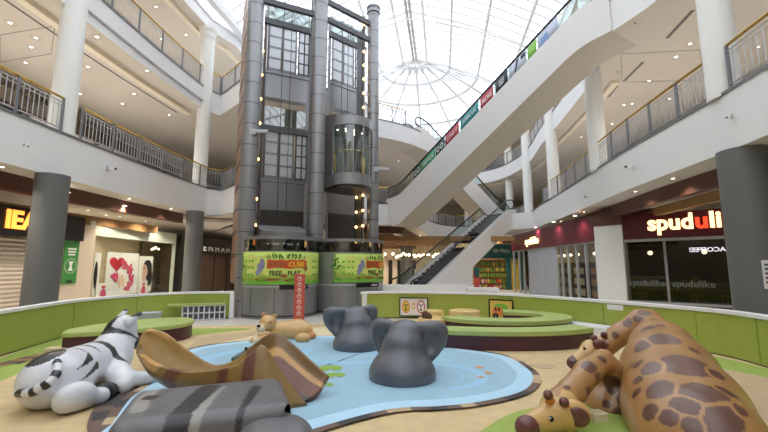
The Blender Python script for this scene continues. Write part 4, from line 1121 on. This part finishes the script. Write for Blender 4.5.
for k in range(n):
    acc += (pond[(k+1) % n]-pond[k]).length
    if acc > nxt: acc = 0; idx = (idx+1) % 4; nxt = rnd.uniform(.12, .4)
    m.mi = (0, 1, 0, 2)[idx]; m.face([Vv[k][0], Vv[(k+1) % n][0], Vv[(k+1) % n][1], Vv[k][1]])
m.build('pond_border', ['stripebrown', 'stripedark', 'oldtan'], fl)
lay[0] += .003
sheet(pond, 'pond_rim', 'pondrim'); sheet(inn(.22), 'pond_water', 'pond')
mk('pondlight', (156, 200, 228), .55)
def ring(c, r0, r1, a0, a1, name, mat, sy=.75):
    z = lay[0]+.001; lay[0] += .0008; m = MB()
    m.grid([[(c[0]+r*math.cos(a), c[1]+r*sy*math.sin(a), z) for r in (r0, r1)] for a in [a0+(a1-a0)*k/30 for k in range(31)]]); return m.build(name, mat, fl)
ring((.5, 5.9), .85, 1.0, -1.2, 1.6, 'ripple', 'pondlight'); ring((.5, 5.9), .6, .68, -.9, 1.4, 'ripple', 'pondlight'); ring((-.6, 7.3), .8, 1.0, 2.4, 5.6, 'ripple', 'pondlight'); ring((-1.8, 6.9), 1.1, 1.35, 1.7, 3.6, 'ripple', 'pondlight')
mk('lily', (140, 176, 70), .5); mk('starorange', (224, 150, 84), .6)
for x, y, rx in ((330, 371, .19), (335, 378, .15), (326, 388, .1)):
    c = pz(x, y, 0); zz = lay[0]+.002; m = MB()
    m.poly([(c.x, c.y, zz)]+[(c.x+rx*math.cos(a), c.y+rx*.85*math.sin(a), zz) for a in [-1.2+2*math.pi*.94*k/24 for k in range(25)]]); m.build('lily_pad', 'lily', fl)
for x, y, r in ((479.5, 370, .085), (488, 376, .08), (481, 380, .06)):
    c = pz(x, y, 0); zz = lay[0]+.002
    MB().prism([(c.x+(r if k % 2 == 0 else r*.5)*math.cos(math.pi*k/5+.3), c.y+(r if k % 2 == 0 else r*.5)*math.sin(math.pi*k/5+.3)) for k in range(10)], zz, zz+.001).build('starfish_print', 'starorange', fl)
for x, y in ((300, 356), (306, 354), (299, 358)):
    a, b = pz(x, y, .02), pz(x+7, y-1.5, .02); MB().bar(a, b, .04, .003).build('twig_print', 'starorange', fl)
for x, y in ((655, 0), (543, 367), (272, 331)):
    if y: c = pz(x, y, .0); MB().prism([(c.x+.2*math.cos(a)*(1+.3*math.sin(3*a)), c.y+.16*math.sin(a)) for a in [2*math.pi*k/14 for k in range(14)]], .0135, .0165 if y > 350 else .0175).build('paw_print', 'oldtan', fl)

# ------------------------------------------------------------------ benches, stools, blocks, shelf, pictures
def bench(label, F, B, h=.38, closed=False, loc=None):
    t = thing('curved_bench', label, 'bench', (F[0].x, F[0].y, .013), 0, 'play area benches')
    MB().strip(F, B, .013, h-.1, closed).build('base', 'maroon', t)
    o = -.02
    MB().strip(offs(F, o, closed), offs(B, -o, closed), h-.1, h, closed).build('seat_pad', 'limetop', t, bevel=.015)
    return t


Ff = V2([(.72, 7.95), (2.19, 7.66), (3.37, 7.74), (4.22, 8.1)]); bench('long curved maroon bench with lime top, nearest the pond on the cafe side', Ff, offs(Ff, .5))
cc = Vector((2.95, 9.95)); ang = [R(-165+5.5*k) for k in range(45)]
Fo = [cc+Vector((1.62*math.cos(a), 1.22*math.sin(a))) for a in ang]; Bi = [cc+Vector((1.0*math.cos(a), .68*math.sin(a))) for a in ang]
bench('horseshoe shaped lime topped bench behind the long curved one', Fo, Bi, .42)
mk('limeside', (150, 172, 70), .5)
t = thing('curved_bench', 'rounded maroon bench with lime top behind the zebra', 'bench', (-5.5, 8.6, .013), 0, 'play area benches')
bp = V2([(-5.95, 7.45), (-5.3, 7.75), (-4.7, 8.2), (-4.38, 8.75), (-4.5, 9.4), (-5.0, 9.7), (-5.7, 9.3), (-6.1, 8.6), (-6.2, 7.9)])
MB().prism(bp, .013, .29).build('base', 'maroon', t); MB().prism(offs(bp, -.03, True), .29, .38).build('seat_pad', 'limetop', t, bevel=.015)
mk('stumptan', (222, 194, 132), .6, var=.08, scale=6)
for x, yv, r, h, lab in ((1.2, 9.75, .36, .36, 'tan drum stool with a small brown mound, in front of the mask picture'), (1.35, 10.98, .3, .4, 'tan drum stool tucked between the other two'), (2.15, 10.66, .42, .44, 'widest tan drum stool, with a sunken top')):
    if lab.startswith('tan drum stool with'): pass
    t = thing('drum_stool', lab, 'stool', (x, yv, .013), 0, 'tan drum stools')
    MB().lathe((x, yv, .013), [(r*.92, 0), (r, .04), (r*.97, h*.5), (r, h-.05), (r*.97, h-.01), (r*.86, h), (r*.8, h-.02), (r*.75, h-.07), (.01, h-.08)], 32).build('body', 'stumptan', t)
mk('brownmound', (92, 68, 50), .8, var=.2, scale=30)
body('mound', [('e', (1.0, 9.62, .44), (.1, .09, .11), (0, 0, 0), .02), ('e', (1.08, 9.6, .41), (.08, .08, .08), (0, 0, 0), .03)], .012, 'brownmound', label='small dark brown mound sitting on a tan drum stool', cat='mound')
for x0, y0, s, lab in ((55, 354, (.34, .2, .1), 'pale wooden block against the foot of the lime wall'), (49, 361, (.3, .22, .1), 'pale wooden block just behind the zebra back'), (600, 425, (.17, .14, .1), 'pale grey block under the giraffe calf')):
    c = pz(x0, y0, 0); tag(MB().box((c.x, c.y+.05, .015+s[2]/2), s, .2).build('step_block', 'paleroad', bevel=.012), lab, 'block')
# cubby shelf by the entrance
a, b = Vector((-6.0, 11.9)), Vector((-4.9, 12.3)); d = (b-a).normalized(); nn = Vector((d.y, -d.x))
t = thing('shoe_shelf', 'white open cubby shelf below a lime ledge near the lift tower', 'shelf', (a.x, a.y, .0), math.atan2(d.y, d.x))
L = (b-a).length
for k in range(9): q = a+d*L*k/8; MB().box((q.x, q.y, .22), (.025, .26, .42), math.atan2(d.y, d.x)).build('divider', 'capwhite', t)
for zz in (.02, .22, .43): MB().bar(V3(a, zz), V3(b, zz), .26, .022).build('board', 'capwhite', t)
MB().bar(V3(a-d*.4, .47), V3(b, .47), .34, .05).build('top_ledge', 'limetop', t)
MB().bar(V3(a-nn*.13, .22), V3(b-nn*.13, .22), .01, .42).build('back_board', 'greyshut', t)
c = py(151, 316, 10.35); tag(MB().box((c.x, c.y, .22), (.45, .4, .42), .4).build('grey_box', 'greyshut', bevel=.01), 'plain pale grey box seat behind the rounded bench', 'box')


def picture(label, p0, p1, z0, z1, bgm, deco):
    d = (p1-p0).normalized(); nn = Vector((d.y, -d.x)); L = (p1-p0).length
    t = thing('framed_picture', label, 'picture', V3((p0+p1)/2, z0), math.atan2(d.y, d.x), 'framed pictures on the lime wall')
    f = lambda s, z, o=0: V3(p0+d*s+nn*o, z)
    MB().bar(f(0, (z0+z1)/2, .01), f(L, (z0+z1)/2, .01), .02, z1-z0).build('panel', bgm, t)
    m = MB()
    for s in (0, L): m.bar(f(s, z0, .02), f(s, z1, .02), .03, .04)
    for zz in (z0, z1): m.bar(f(0, zz, .02), f(L, zz, .02), .04, .03)
    m.build('frame', 'black', t); deco(t, f, L)


def ell(f, m, s, z, rs, rz, o, r0=0):
    if r0: m.grid([[f(s+rs*k*math.cos(a), z+rz*k*math.sin(a), o) for k in (r0, 1)] for a in [2*math.pi*j/20 for j in range(20)]], cu=True)
    else: m.poly([f(s+rs*math.cos(a), z+rz*math.sin(a), o) for a in [2*math.pi*j/20 for j in range(20)]])


def masks(t, f, L):
    for s, mt in ((.22*L, 'starorange'), (.76*L, 'rosered')):
        m = MB(); ell(f, m, s, .36, .13, .2, .024); m.build('mask_print', mt, t)
        m = MB(); ell(f, m, s, .36, .1, .16, .027); m.build('mask_face_print', 'posterwhite' if mt == 'rosered' else 'pr_yellow', t)
        m = MB(); ell(f, m, s-.04, .42, .025, .02, .03); ell(f, m, s+.04, .42, .025, .02, .03); ell(f, m, s, .27, .04, .025, .03); ell(f, m, s, .36, .015, .06, .03); m.build('mask_feature_print', 'dark', t)
    m = MB(); ell(f, m, .49*L, .38, .06, .1, .024, .6); m.build('ring_print', 'pr_orange', t)


def jeep(t, f, L):
    m = MB(); ell(f, m, .5*L, .42, .22, .12, .024); m.build('hill_print', 'ban_green', t)
    m = MB(); m.poly([f(s*L, z, .027) for s, z in ((.12, .2), (.88, .2), (.88, .3), (.62, .32), (.55, .44), (.2, .44), (.14, .32))]); m.build('car_print', 'pr_orange', t)
    m = MB(); [m.poly([f(s*L, z, .029) for s, z in ((a, .32), (a+.09, .32), (a+.09, .42), (a, .42))]) for a in (.24, .38)]; m.build('rider_print', 'brown', t)
    m = MB(); ell(f, m, .27*L, .17, .09, .09, .03); ell(f, m, .77*L, .17, .09, .09, .03); m.build('wheel_print', 'black', t)
    m = MB(); ell(f, m, .27*L, .17, .04, .04, .033); ell(f, m, .77*L, .17, .04, .04, .033); m.build('hub_print', 'frost', t)


mk('picyellow', (226, 196, 96), .5)
def wallpt(xp):
    best = min(((WRp[k].lerp(WRp[k+1], u/20)) for k in range(len(WRp)-1) for u in range(20)), key=lambda q: abs(384+FL*q.x/(q.y*math.cos(PIT)-.3)-xp)+(0 if q.y > 6 else 999))
    return best
a, b = wallpt(400), wallpt(428); picture('white framed picture of two tribal masks on the lime wall', a, b, .08, .63, 'posterwhite', masks)
a, b = wallpt(491), wallpt(514.5); picture('yellow framed picture of a safari car on the lime wall', a, b, .08, .64, 'picyellow', jeep)
# ------------------------------------------------------------------ play animals
rgb = lambda c: np.array(lin(c)[:3])
for n, ro, ct in (('painted', .34, .4),): mk(n, (255, 255, 255), ro, attr=True, coat=ct, var=.05, scale=7)
mk('elephant', (90, 93, 102), .36, var=.12, scale=5, coat=.3); mk('rock', (255, 255, 255), .4, attr=True, var=.1, scale=6, coat=.1); mk('slidepaint', (255, 255, 255), .38, attr=True, var=.1, scale=9, coat=.25)
mk('eyeblack', (16, 14, 14), .2); mk('nosebrown', (104, 58, 54), .35, coat=.3); mk('hoof', (30, 30, 32), .45)
T = lambda v: tuple(v)
def seg(V, a, b):
    a, b = np.array(a), np.array(b); ab = b-a; t = np.clip(((V-a) @ ab)/(ab @ ab), 0, 1)
    return np.linalg.norm(V-a-t[:, None]*ab, axis=1), t


# ---- elephants rising out of the pond, seen from behind
def elephant(label, loc, rz):
    t = thing('elephant_figure', label, 'elephant', loc, rz, 'pond elephants')
    body('body', [('e', (0, 0, .1), (.46, .44, .3), (0, 0, 0), .05), ('c', (0, 0, .1), (0, .06, .42), .43, .3, .12), ('c', (0, .06, .42), (0, .14, .56), .29, .23, .08), ('e', (0, .26, .67), (.26, .3, .11), (0, 0, 0), .1),
                  ('c', (0, .55, .55), (0, .78, .25), .15, .12, .08), ('c', (0, .78, .25), (.02, .82, -.05), .12, .1, .05)], .022, 'elephant', t, cut=0, local=True)
    for s in (-1, 1):
        yw = s*.42
        body('ear', [('e', (s*.31, .22, .7), (.27, .08, .09), (0, s*.04, yw), .05), ('e', (s*.43, .25, .57), (.18, .065, .2), (0, s*.25, yw), .12), ('e', (s*.36, .2, .4), (.13, .06, .22), (0, s*.4, yw), .12),
                     ('-e', (s*.4, .13, .5), (.12, .08, .17), (0, s*.3, yw), .05)], .018, 'elephant', t, local=True)
    for s in (-1, 1):
        MB().sphere(world(t) @ Vector((s*.24, .5, .64)), .03, 8).build('eye', 'eyeblack', t)
        body('tusk', [('c', (s*.15, .6, .45), (s*.2, .82, .36), .045, .02, .01)], .012, 'posterwhite', t, local=True)
    return t


ZP = .018
elephant('nearer grey elephant figure, rising broad backed from the middle of the pond', (.26, 5.76, ZP), R(-20))
e2 = elephant('grey elephant figure rising from the pond, farther one by the lift tower side', (-.52, 7.85, ZP), R(28))

# ---- lying zebra
WHT, BLK = rgb((216, 218, 224)), rgb((36, 36, 40))
rump, sh = np.array(P(54, 388, 4.78)), np.array(P(108, 368, 5.8))
rump[2], sh[2] = .3, .33
mid = (rump+sh)/2
neck0, neck1, headc = T(P(107, 362, 5.85)), T(P(119, 331, 6.05)), T(P(124, 326, 6.08))
muz = T(P(132, 343, 6.2))
t = thing('zebra_figure', 'white lying zebra figure with black stripes and curled tail by the pond edge', 'zebra', (mid[0], mid[1], .013))
hl = [T(pz(66, 401, .15)), T(pz(100, 396, .1))]; fl1 = [T(pz(128, 380, .13)), T(pz(160, 377, .08))]; fl2 = [T(pz(112, 380, .14)), T(pz(123, 386, .1))]
ZB = [('e', T(rump), (.3, .38, .29), (0, 0, -.1), .05), ('e', T(rump+np.array([.05, .0, -.1])), (.31, .38, .2), (0, 0, 0), .06), ('c', T(rump), T(sh), .3, .26, .1), ('e', T(sh), (.27, .34, .28), (0, 0, 0), .08),
      ('c', neck0, neck1, .27, .19, .1), ('e', headc, (.17, .19, .16), (0, 0, 0), .06), ('c', headc, muz, .14, .1, .05), ('e', muz, (.1, .11, .095), (0, 0, 0), .04),
      ('e', T(pz(76, 396, .19)), (.12, .2, .15), (0, 0, -.5), .08), ('c', hl[0], hl[1], .125, .1, .06), ('c', T(sh), fl1[0], .16, .11, .08), ('c', fl1[0], fl1[1], .11, .07, .05), ('c', T(sh-np.array([-.05, .1, .1])), fl2[1], .15, .1, .08)]


def zpaint(V):
    c = np.tile(WHT, (len(V), 1)); ax_ = sh-rump; L = np.linalg.norm(ax_[:2]); u = ax_[:2]/L
    s = (V[:, :2]-rump[:2]) @ u; side = (V[:, :2]-rump[:2]) @ np.array([u[1], -u[0]]); z = V[:, 2]
    dn, tn = seg(V, neck0, neck1); isneck = (dn < .33) & (z > .5)
    for s0, w, z0, tilt in ((.2, .03, .5, .25), (.42, .03, .48, .2), (.68, .06, .26, .12)):
        wz = w*np.clip((z-z0)/.15, 0, 1); ss = s-tilt*np.abs(side)
        c[(np.abs(ss-s0) < wz) & ~isneck] = BLK
    for s0, z0, ln, dz in ((-.1, .42, .36, .08), (-.08, .29, .4, .09)):      # wedge shaped flank stripes
        u_ = (s-s0)/ln; zz = z0+dz*u_; h = .045*np.clip(u_, 0, 1)
        c[(u_ > 0) & (u_ < 1) & (np.abs(z-zz) < h) & (side > .08)] = BLK
    c[(((s+.08)/.2)**2+((side+.06)/.17)**2 < 1) & (z > .45)] = BLK
    if True:
        tt = tn; n1 = np.array(neck1)-np.array(neck0)
        for a, b in ((.2, .5), (.72, 1.02)):
            sd_ = (V[:, 0]-neck0[0])-(V[:, 2]-neck0[2])*.25; w_ = np.clip((.24-sd_)/.42, 0, 1)*.5*(b-a)
            c[isneck & (np.abs(tt-(a+b)/2) < w_) & (dn < .4)] = BLK
    dm, _ = seg(V, muz, muz+np.array([.001, .001, -.001])); c[dm < .12] = BLK
    return c


body('body', ZB, .017, 'painted', t, zpaint, cut=.013)
body('hoof', [('c', T(pz(103, 393, .1)), T(pz(109, 391, .09)), .12, .1, .02)], .015, 'hoof', t, cut=.013)
body('hoof', [('c', T(pz(122, 387, .09)), T(pz(127, 385, .08)), .09, .07, .02)], .015, 'hoof', t, cut=.013)
e0, e1 = P(129, 322, 5.98), P(140, 313.5, 6.05)
body('ear', [('c', T(e0), T(e1), .075, .03, .02)], .011, 'painted', t, lambda V: np.where((V[:, 2] > e1.z-.035)[:, None], BLK, WHT))
e2_, e3_ = P(121, 317, 6.2), P(126, 310.5, 6.25)
body('ear', [('c', T(e2_), T(e3_), .06, .03, .02)], .011, 'painted', t, lambda V: np.where((V[:, 2] > e3_.z+.0)[:, None], BLK, WHT))
tp = [P(57, 362, 4.62), P(57, 372, 4.45), P(50, 382, 4.36), P(40, 388, 4.33), P(30, 393, 4.34), P(18, 393, 4.42)]
tp = spl(tp, 4); tv = [T(p) for p in tp]
def tailpaint(V):
    best = np.full(len(V), 9.); at = np.zeros(len(V))
    for k in range(len(tv)-1):
        d, u = seg(V, tv[k], tv[k+1]); m = d < best; best[m] = d[m]; at[m] = (k+u[m])/(len(tv)-1)
    return np.where(((at*4.6) % 1 < .45)[:, None], BLK, WHT)


body('tail', [('c', tv[k], tv[k+1], .042, .042, .02) for k in range(len(tv)-1)], .012, 'painted', t, tailpaint)
for x, y in ((136, 327), (128.5, 326)): e = P(x, y, 6.17 if x > 130 else 6.3); MB().sphere(e, .022, 8).build('eye', 'eyeblack', t)

# ---- lion cub lying beyond the pond
LT1, LT2, LT3 = rgb((206, 164, 104)), rgb((234, 216, 180)), rgb((40, 30, 28))
hd, mz = P(268, 323, 8.75), P(261, 328, 8.57)
t = thing('lion_figure', 'tan lion cub figure lying with its chin on its paws behind the slide', 'lion', (-2.3, 8.9, .013))
def lpaint(V):
    c = np.tile(LT1, (len(V), 1)); d = np.linalg.norm(V-np.array(mz)-np.array([0, -.05, -.03]), axis=1); c[d < .105] = LT2
    d, _ = seg(V, np.array(pz(256, 341, .07)), np.array(pz(250, 341.5, .06))); c[d < .07] = LT2*.9
    return c


body('body', [('e', T(P(297, 331, 8.95)), (.36, .28, .22), (0, 0, 0), .05), ('c', T(P(298, 328, 8.95)), T(P(279, 331, 8.85)), .2, .17, .08), ('e', T(P(280, 330, 8.85)), (.18, .18, .18), (0, 0, 0), .06), ('e', T(hd), (.18, .17, .17), (0, 0, 0), .06),
              ('e', T(mz), (.1, .1, .09), (0, 0, 0), .04), ('c', T(pz(277, 336, .1)), T(pz(253, 341, .07)), .1, .075, .05), ('c', T(pz(283, 334, .1)), T(pz(261, 336, .07)), .1, .07, .05), ('e', T(pz(303, 338, .11)), (.16, .13, .11), (0, 0, 0), .05)], .018, 'painted', t, lpaint, cut=.013)
for x, y in ((263.5, 315), (274.5, 316.5)): e = P(x, y, 8.8); body('ear', [('e', T(e), (.055, .03, .06), (0, 0, 0), .01)], .012, 'painted', t, lambda V: np.tile(LT1*.8, (len(V), 1)))
body('tail', [('c', T(pz(303, 333, .1)), T(pz(310, 336, .09)), .05, .06, .03), ('e', T(pz(311, 336, .1)), (.11, .1, .09), (0, 0, 0), .03)], .014, 'painted', t, lambda V: np.tile(rgb((190, 128, 78)), (len(V), 1)), cut=.013)
MB().sphere(mz+Vector((-.02, -.095, .055)), (.045, .03, .03), 10).build('nose', 'eyeblack', t)
for x, y in ((264.5, 322), (270.5, 322.5)): MB().sphere(P(x, y, 8.6), (.022, .015, .012), 8).build('eye', 'eyeblack', t)

# ---- crocodile half hidden by the slide
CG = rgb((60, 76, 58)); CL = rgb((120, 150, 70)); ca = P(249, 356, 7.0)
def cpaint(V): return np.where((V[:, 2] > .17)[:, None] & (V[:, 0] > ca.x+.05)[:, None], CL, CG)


t = thing('crocodile_figure', 'dark green crocodile figure in the pond, mostly hidden behind the slide', 'crocodile', (ca.x+.3, 7.1, ZP))
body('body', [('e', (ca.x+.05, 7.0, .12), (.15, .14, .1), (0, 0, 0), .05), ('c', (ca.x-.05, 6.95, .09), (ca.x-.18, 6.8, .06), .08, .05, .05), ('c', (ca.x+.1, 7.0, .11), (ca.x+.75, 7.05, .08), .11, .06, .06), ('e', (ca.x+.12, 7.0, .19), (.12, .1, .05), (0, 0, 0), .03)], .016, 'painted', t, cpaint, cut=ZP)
for s in (0, 1): MB().sphere((ca.x-.03+.12*s, 6.92+.03*s, .21), .028, 8).build('eye', 'eyeblack', t)

# ---- giraffes
GO, GB, GL = rgb((168, 124, 74)), rgb((98, 64, 52)), rgb((206, 166, 104))


def gpaint(spots, extra=None):
    sp = [(np.array(c), r) for c, r in spots]
    def f(V):
        c = np.tile(GO, (len(V), 1)); V = V+.035*np.sin(V[:, [1, 2, 0]]*13)*.6; D = np.stack([np.linalg.norm((V-p), axis=1)/r for p, r in sp], 1); D.sort(axis=1)
        k = (D[:, 0] < 1) & (D[:, 1]-D[:, 0] > .22); c[k] = GB
        if extra: c = extra(V, c)
        return c
    return f


t = thing('giraffe_figure', 'large lying giraffe figure with brown patches, its neck arched over towards the pond', 'giraffe', (3.3, 4.6, .013))
ch = [(T(P(700, 445, 3.5)), .5), (T(P(684, 412, 4.0)), .52), (T(P(669, 376, 4.6)), .47), (T(P(662, 350, 5.2)), .36), (T(P(656, 332, 5.75)), .21), (T(P(649, 321, 5.95)), .155), (T(P(640, 320, 6.0)), .14), (T(P(621, 334, 6.05)), .145), (T(P(602, 349, 6.1)), .15)]
hd, mz = P(592, 350, 6.1), P(573, 363, 6.0)
pr = [('c', ch[k][0], ch[k+1][0], ch[k][1], ch[k+1][1], .08) for k in range(len(ch)-1)]+[('e', T(hd), (.16, .17, .15), (0, 0, 0), .05), ('c', T(hd), T(mz), .13, .09, .05)]
def hit(pr, x, y):           # where the sight line meets a body
    d = np.array(ray(x, y)); ts = np.linspace(2.8, 8, 900); f = sdf(np.array((0, 0, CZ))+ts[:, None]*d, pr); k = np.argmax(f < .012)
    return tuple(np.array((0, 0, CZ))+ts[k]*d), ts[k]*d[1]


def spotlist(pr, L): out = [(hit(pr, x, y), r) for x, y, r in L]; return [(h[0], r*h[1]/FL*1.04) for h, r in out]


spots = spotlist(pr, [(652, 365, 11), (684, 363, 21), (658, 387, 15), (702, 390, 19), (685, 406, 14), (722, 416, 20), (692, 426, 11), (642, 345, 10), (665, 338, 13), (636, 363, 6), (629, 366, 5), (637, 378, 6), (649, 327, 8), (663, 325, 5), (645, 313, 6), (640, 319, 5), (629, 322, 4.5),
                      (740, 410, 9), (727, 390, 9), (711, 370, 9), (615, 334, 4), (634, 394, 7), (670, 420, 9), (650, 412, 9), (606, 346, 4), (695, 350, 6)])
spots += [((p[0]+.55, p[1]+.35, max(p[2]-.2, .1)), r) for p, r in spots[:9:2]]
def ghead(V, c):
    d, u = seg(V, np.array(hd), np.array(mz)); m = (d < .2); c[m] = c[m]*0+GL*.95
    d2 = np.linalg.norm(V-np.array(mz)-np.array([-.03, -.02, 0]), axis=1); c[d2 < .1] = GB*.8
    return c


body('body', pr, .016, 'painted', t, gpaint(spots, ghead), cut=.013)
for x, y in ((594, 338), (604, 335)): MB().sphere(P(x, y, 6.0), .05, 10).build('horn', 'nosebrown', t)
for x, y, s in ((600, 345, 1),): body('ear', [('e', T(P(x, y, 5.92)), (.11, .05, .08), (0, .4, 0), .01)], .012, 'nosebrown', t)
MB().sphere(P(584.5, 348.5, 5.93), .022, 8).build('eye', 'eyeblack', t)

t = thing('giraffe_figure', 'giraffe calf figure with its head low and neck arched, beside the large giraffe', 'giraffe', (2.2, 4.3, .013))
hd, mz = P(563, 413, 3.95), P(532, 424, 3.75)
ch = [(T(P(556, 408, 3.95)), .15), (T(P(572, 392, 4.15)), .13), (T(P(588, 372, 4.4)), .13), (T(P(603, 361, 4.6)), .12), (T(P(618, 381, 4.75)), .19), (T(P(619, 399, 4.75)), .28), (T(P(612, 412, 4.7)), .3)]
pr = [('c', ch[k][0], ch[k+1][0], ch[k][1], ch[k+1][1], .05) for k in range(len(ch)-1)]+[('e', T(hd), (.17, .17, .16), (0, 0, 0), .05), ('c', T(hd), T(mz), .15, .1, .05)]
spots = spotlist(pr, [(588, 365, 8), (597, 377, 5), (589, 390, 5), (612, 382, 9), (625, 398, 7), (604, 358, 5), (622, 412, 7), (570, 388, 4), (606, 402, 5), (632, 386, 5)])
body('body', pr, .016, 'painted', t, gpaint(spots, lambda V, c: np.where((seg(V, np.array(hd), np.array(mz))[0] < .2)[:, None], GL*.95, c)), cut=.013)
MB().sphere(P(527, 427, 3.68), (.11, .09, .1), 14).build('nose', 'nosebrown', t)
for x, y in ((548, 395), (564, 402)): MB().sphere(P(x, y, 3.8), .046, 12).build('horn', 'nosebrown', t); MB().cyl(P(x+1, y+2, 3.82), P(x+3, y+9, 3.9), .04, .05, 10).build('horn_base', 'pr_orange', t)
e = P(574, 414, 3.84); o = body('ear', [('e', T(e), (.15, .06, .13), (0, .25, -.15), .02)], .012, 'painted', t, lambda V: np.tile(GL, (len(V), 1)))
body('inner_ear', [('e', T(e+Vector((.01, -.045, -.01))), (.11, .03, .09), (0, .25, -.15), .02)], .01, 'nosebrown', t)
MB().sphere(P(551, 419, 3.72), .026, 10).build('eye', 'eyeblack', t); MB().sphere(P(550.3, 418.3, 3.695), .008, 6).build('eye_glint', 'white', t)

# ---- rock under the slide
RG, RV, RD = rgb((104, 103, 106)), rgb((150, 148, 144)), rgb((46, 46, 50))
pl = lambda x, y, z=.32: np.array(pz(x, y, z))
v1 = [pl(224, 390), pl(206, 408), pl(190, 432, .25)]; v2 = [pl(146, 396, .3), pl(136, 412, .25), pl(130, 440, .1)]
def rpaint(V):
    c = np.tile(RG, (len(V), 1)); n = np.sin(V[:, 0]*9+V[:, 1]*7)*.012; F = V*np.array([1, 1, .0])
    def dd(vv, off=0): q = [np.array([p[0]+off, p[1], 0]) for p in vv]; return np.minimum(seg(F, q[0], q[1])[0], seg(F, q[1], q[2])[0])+n
    c[dd(v2, .06) < .07] = RV; c[dd(v1, -.14) < .1] = RD; c[dd(v1) < .035] = RV; c[dd(v1, .35) < .04] = RD
    for q in (pl(150, 403, .3), pl(262, 412, .22)): c[np.linalg.norm((V-q)*np.array([1, 1, .8]), axis=1) < .085] = RD
    return c


t = thing('rock_figure', 'dark grey flat topped play rock with pale veins under the slide', 'rock', (-1.9, 4.0, .013))
body('boulder', [('b', (-1.7, 4.0, .1), (.74, .52, .25), (0, 0, .36), .05), ('e', (-1.45, 4.05, .12), (.45, .45, .22), (0, 0, .3), .1)], .02, 'rock', t, rpaint, cut=.013)
body('side_boulder', [('e', (-.95, 3.7, .08), (.32, .4, .17), (0, 0, .3), .06), ('e', (-1.15, 3.85, .08), (.25, .3, .2), (0, 0, 0), .08)], .018, 'rock', t, lambda V: np.tile(RG*.9, (len(V), 1)), cut=.013)

# ---- the bark slide lying over the rock
SEC = [((150, 329, 5.12), (142, 333, 5.1), (138, 345, 5.02), (141, 353, 4.95), (147, 357, 4.9)),
       ((166, 333, 5.2), (165, 350, 5.15), (158, 374, 5.0), (152, 370, 4.86), (158, 364, 4.82)),
       ((190, 351, 5.2), (190, 370, 5.12), (186, 390, 4.95), (180, 384, 4.76), (186, 371, 4.74)),
       ((215, 365, 5.2), (215, 380, 5.1), (212, 394, 4.92), (212, 388, 4.7), (216, 369, 4.7)),
       ((238, 359, 5.22), (240, 378, 5.1), (240, 396, 4.9), (234, 392, 4.62), (238, 364, 4.68)),
       ((256, 343, 5.25), (258, 365, 5.15), (258, 390, 4.9), (248, 396, 4.58), (254, 350, 4.72)),
       ((274, 333, 5.25), (276, 350, 5.15), (272, 370, 4.95), (262, 400, 4.56), (264, 345, 4.76)),
       ((291, 342, 5.22), (290, 360, 5.12), (288, 378, 4.92), (275, 406, 4.56), (278, 366, 4.74)),
       ((310, 359, 5.12), (307, 374, 5.05), (303, 390, 4.88), (284, 411, 4.56), (293, 388, 4.7)),
       ((330, 377, 5.0), (324, 386, 4.95), (317, 396, 4.84), (292, 413, 4.58), (308, 406, 4.66))]
S3 = [[P(*q) for q in s] for s in SEC]
cols = [spl([s[j] for s in S3], 7) for j in range(5)]
rows = [spl([c[i] for c in cols], 6) for i in range(len(cols[0]))]
for r in rows:
    for p in r: p.z = max(p.z, .035)
t = thing('slide', 'curled bark shaped brown slide with reddish bands lying across the grey rock', 'slide', (-1.9, 4.9, .018))
m = MB(); m.grid(rows)
o = m.build('bark_shell', 'slidepaint', t, fix=False, ang=180)
me = o.data; at = me.color_attributes.new('paint', 'FLOAT_COLOR', 'POINT')
S1, S2, SR, SP, SD, SY = rgb((134, 104, 50)), rgb((122, 90, 50)), rgb((106, 58, 42)), rgb((196, 150, 88)), rgb((52, 34, 30)), rgb((160, 124, 58))
nu, nv = len(rows), len(rows[0]); inv = world(t).inverted(); look = {}
for i, r in enumerate(rows):
    for j, p in enumerate(r):
        u, v = i/(nu-1), j/(nv-1)
        c = S1 if v > .5 else SY
        if u > .5: c = S2 if v < .25 else SP if v < .36 else SR if v < .57 else SD if v < .67 else S1
        if u < .14 and (v > .8 or v < .1): c = SP
        if (.17 < u < .22 or .36 < u < .41) and v > .5: c = SR
        if .5 < u < .6 and v > .8: c = SR
        q = inv @ p; look[(round(q.x, 4), round(q.y, 4), round(q.z, 4))] = c
for k, v in enumerate(me.vertices):
    c = look.get((round(v.co.x, 4), round(v.co.y, 4), round(v.co.z, 4)), S1); at.data[k].color = (c[0], c[1], c[2], 1)
md = o.modifiers.new('s', 'SOLIDIFY'); md.thickness = .085; md.offset = 0
md = o.modifiers.new('d', 'SUBSURF'); md.levels = 1; md.render_levels = 1
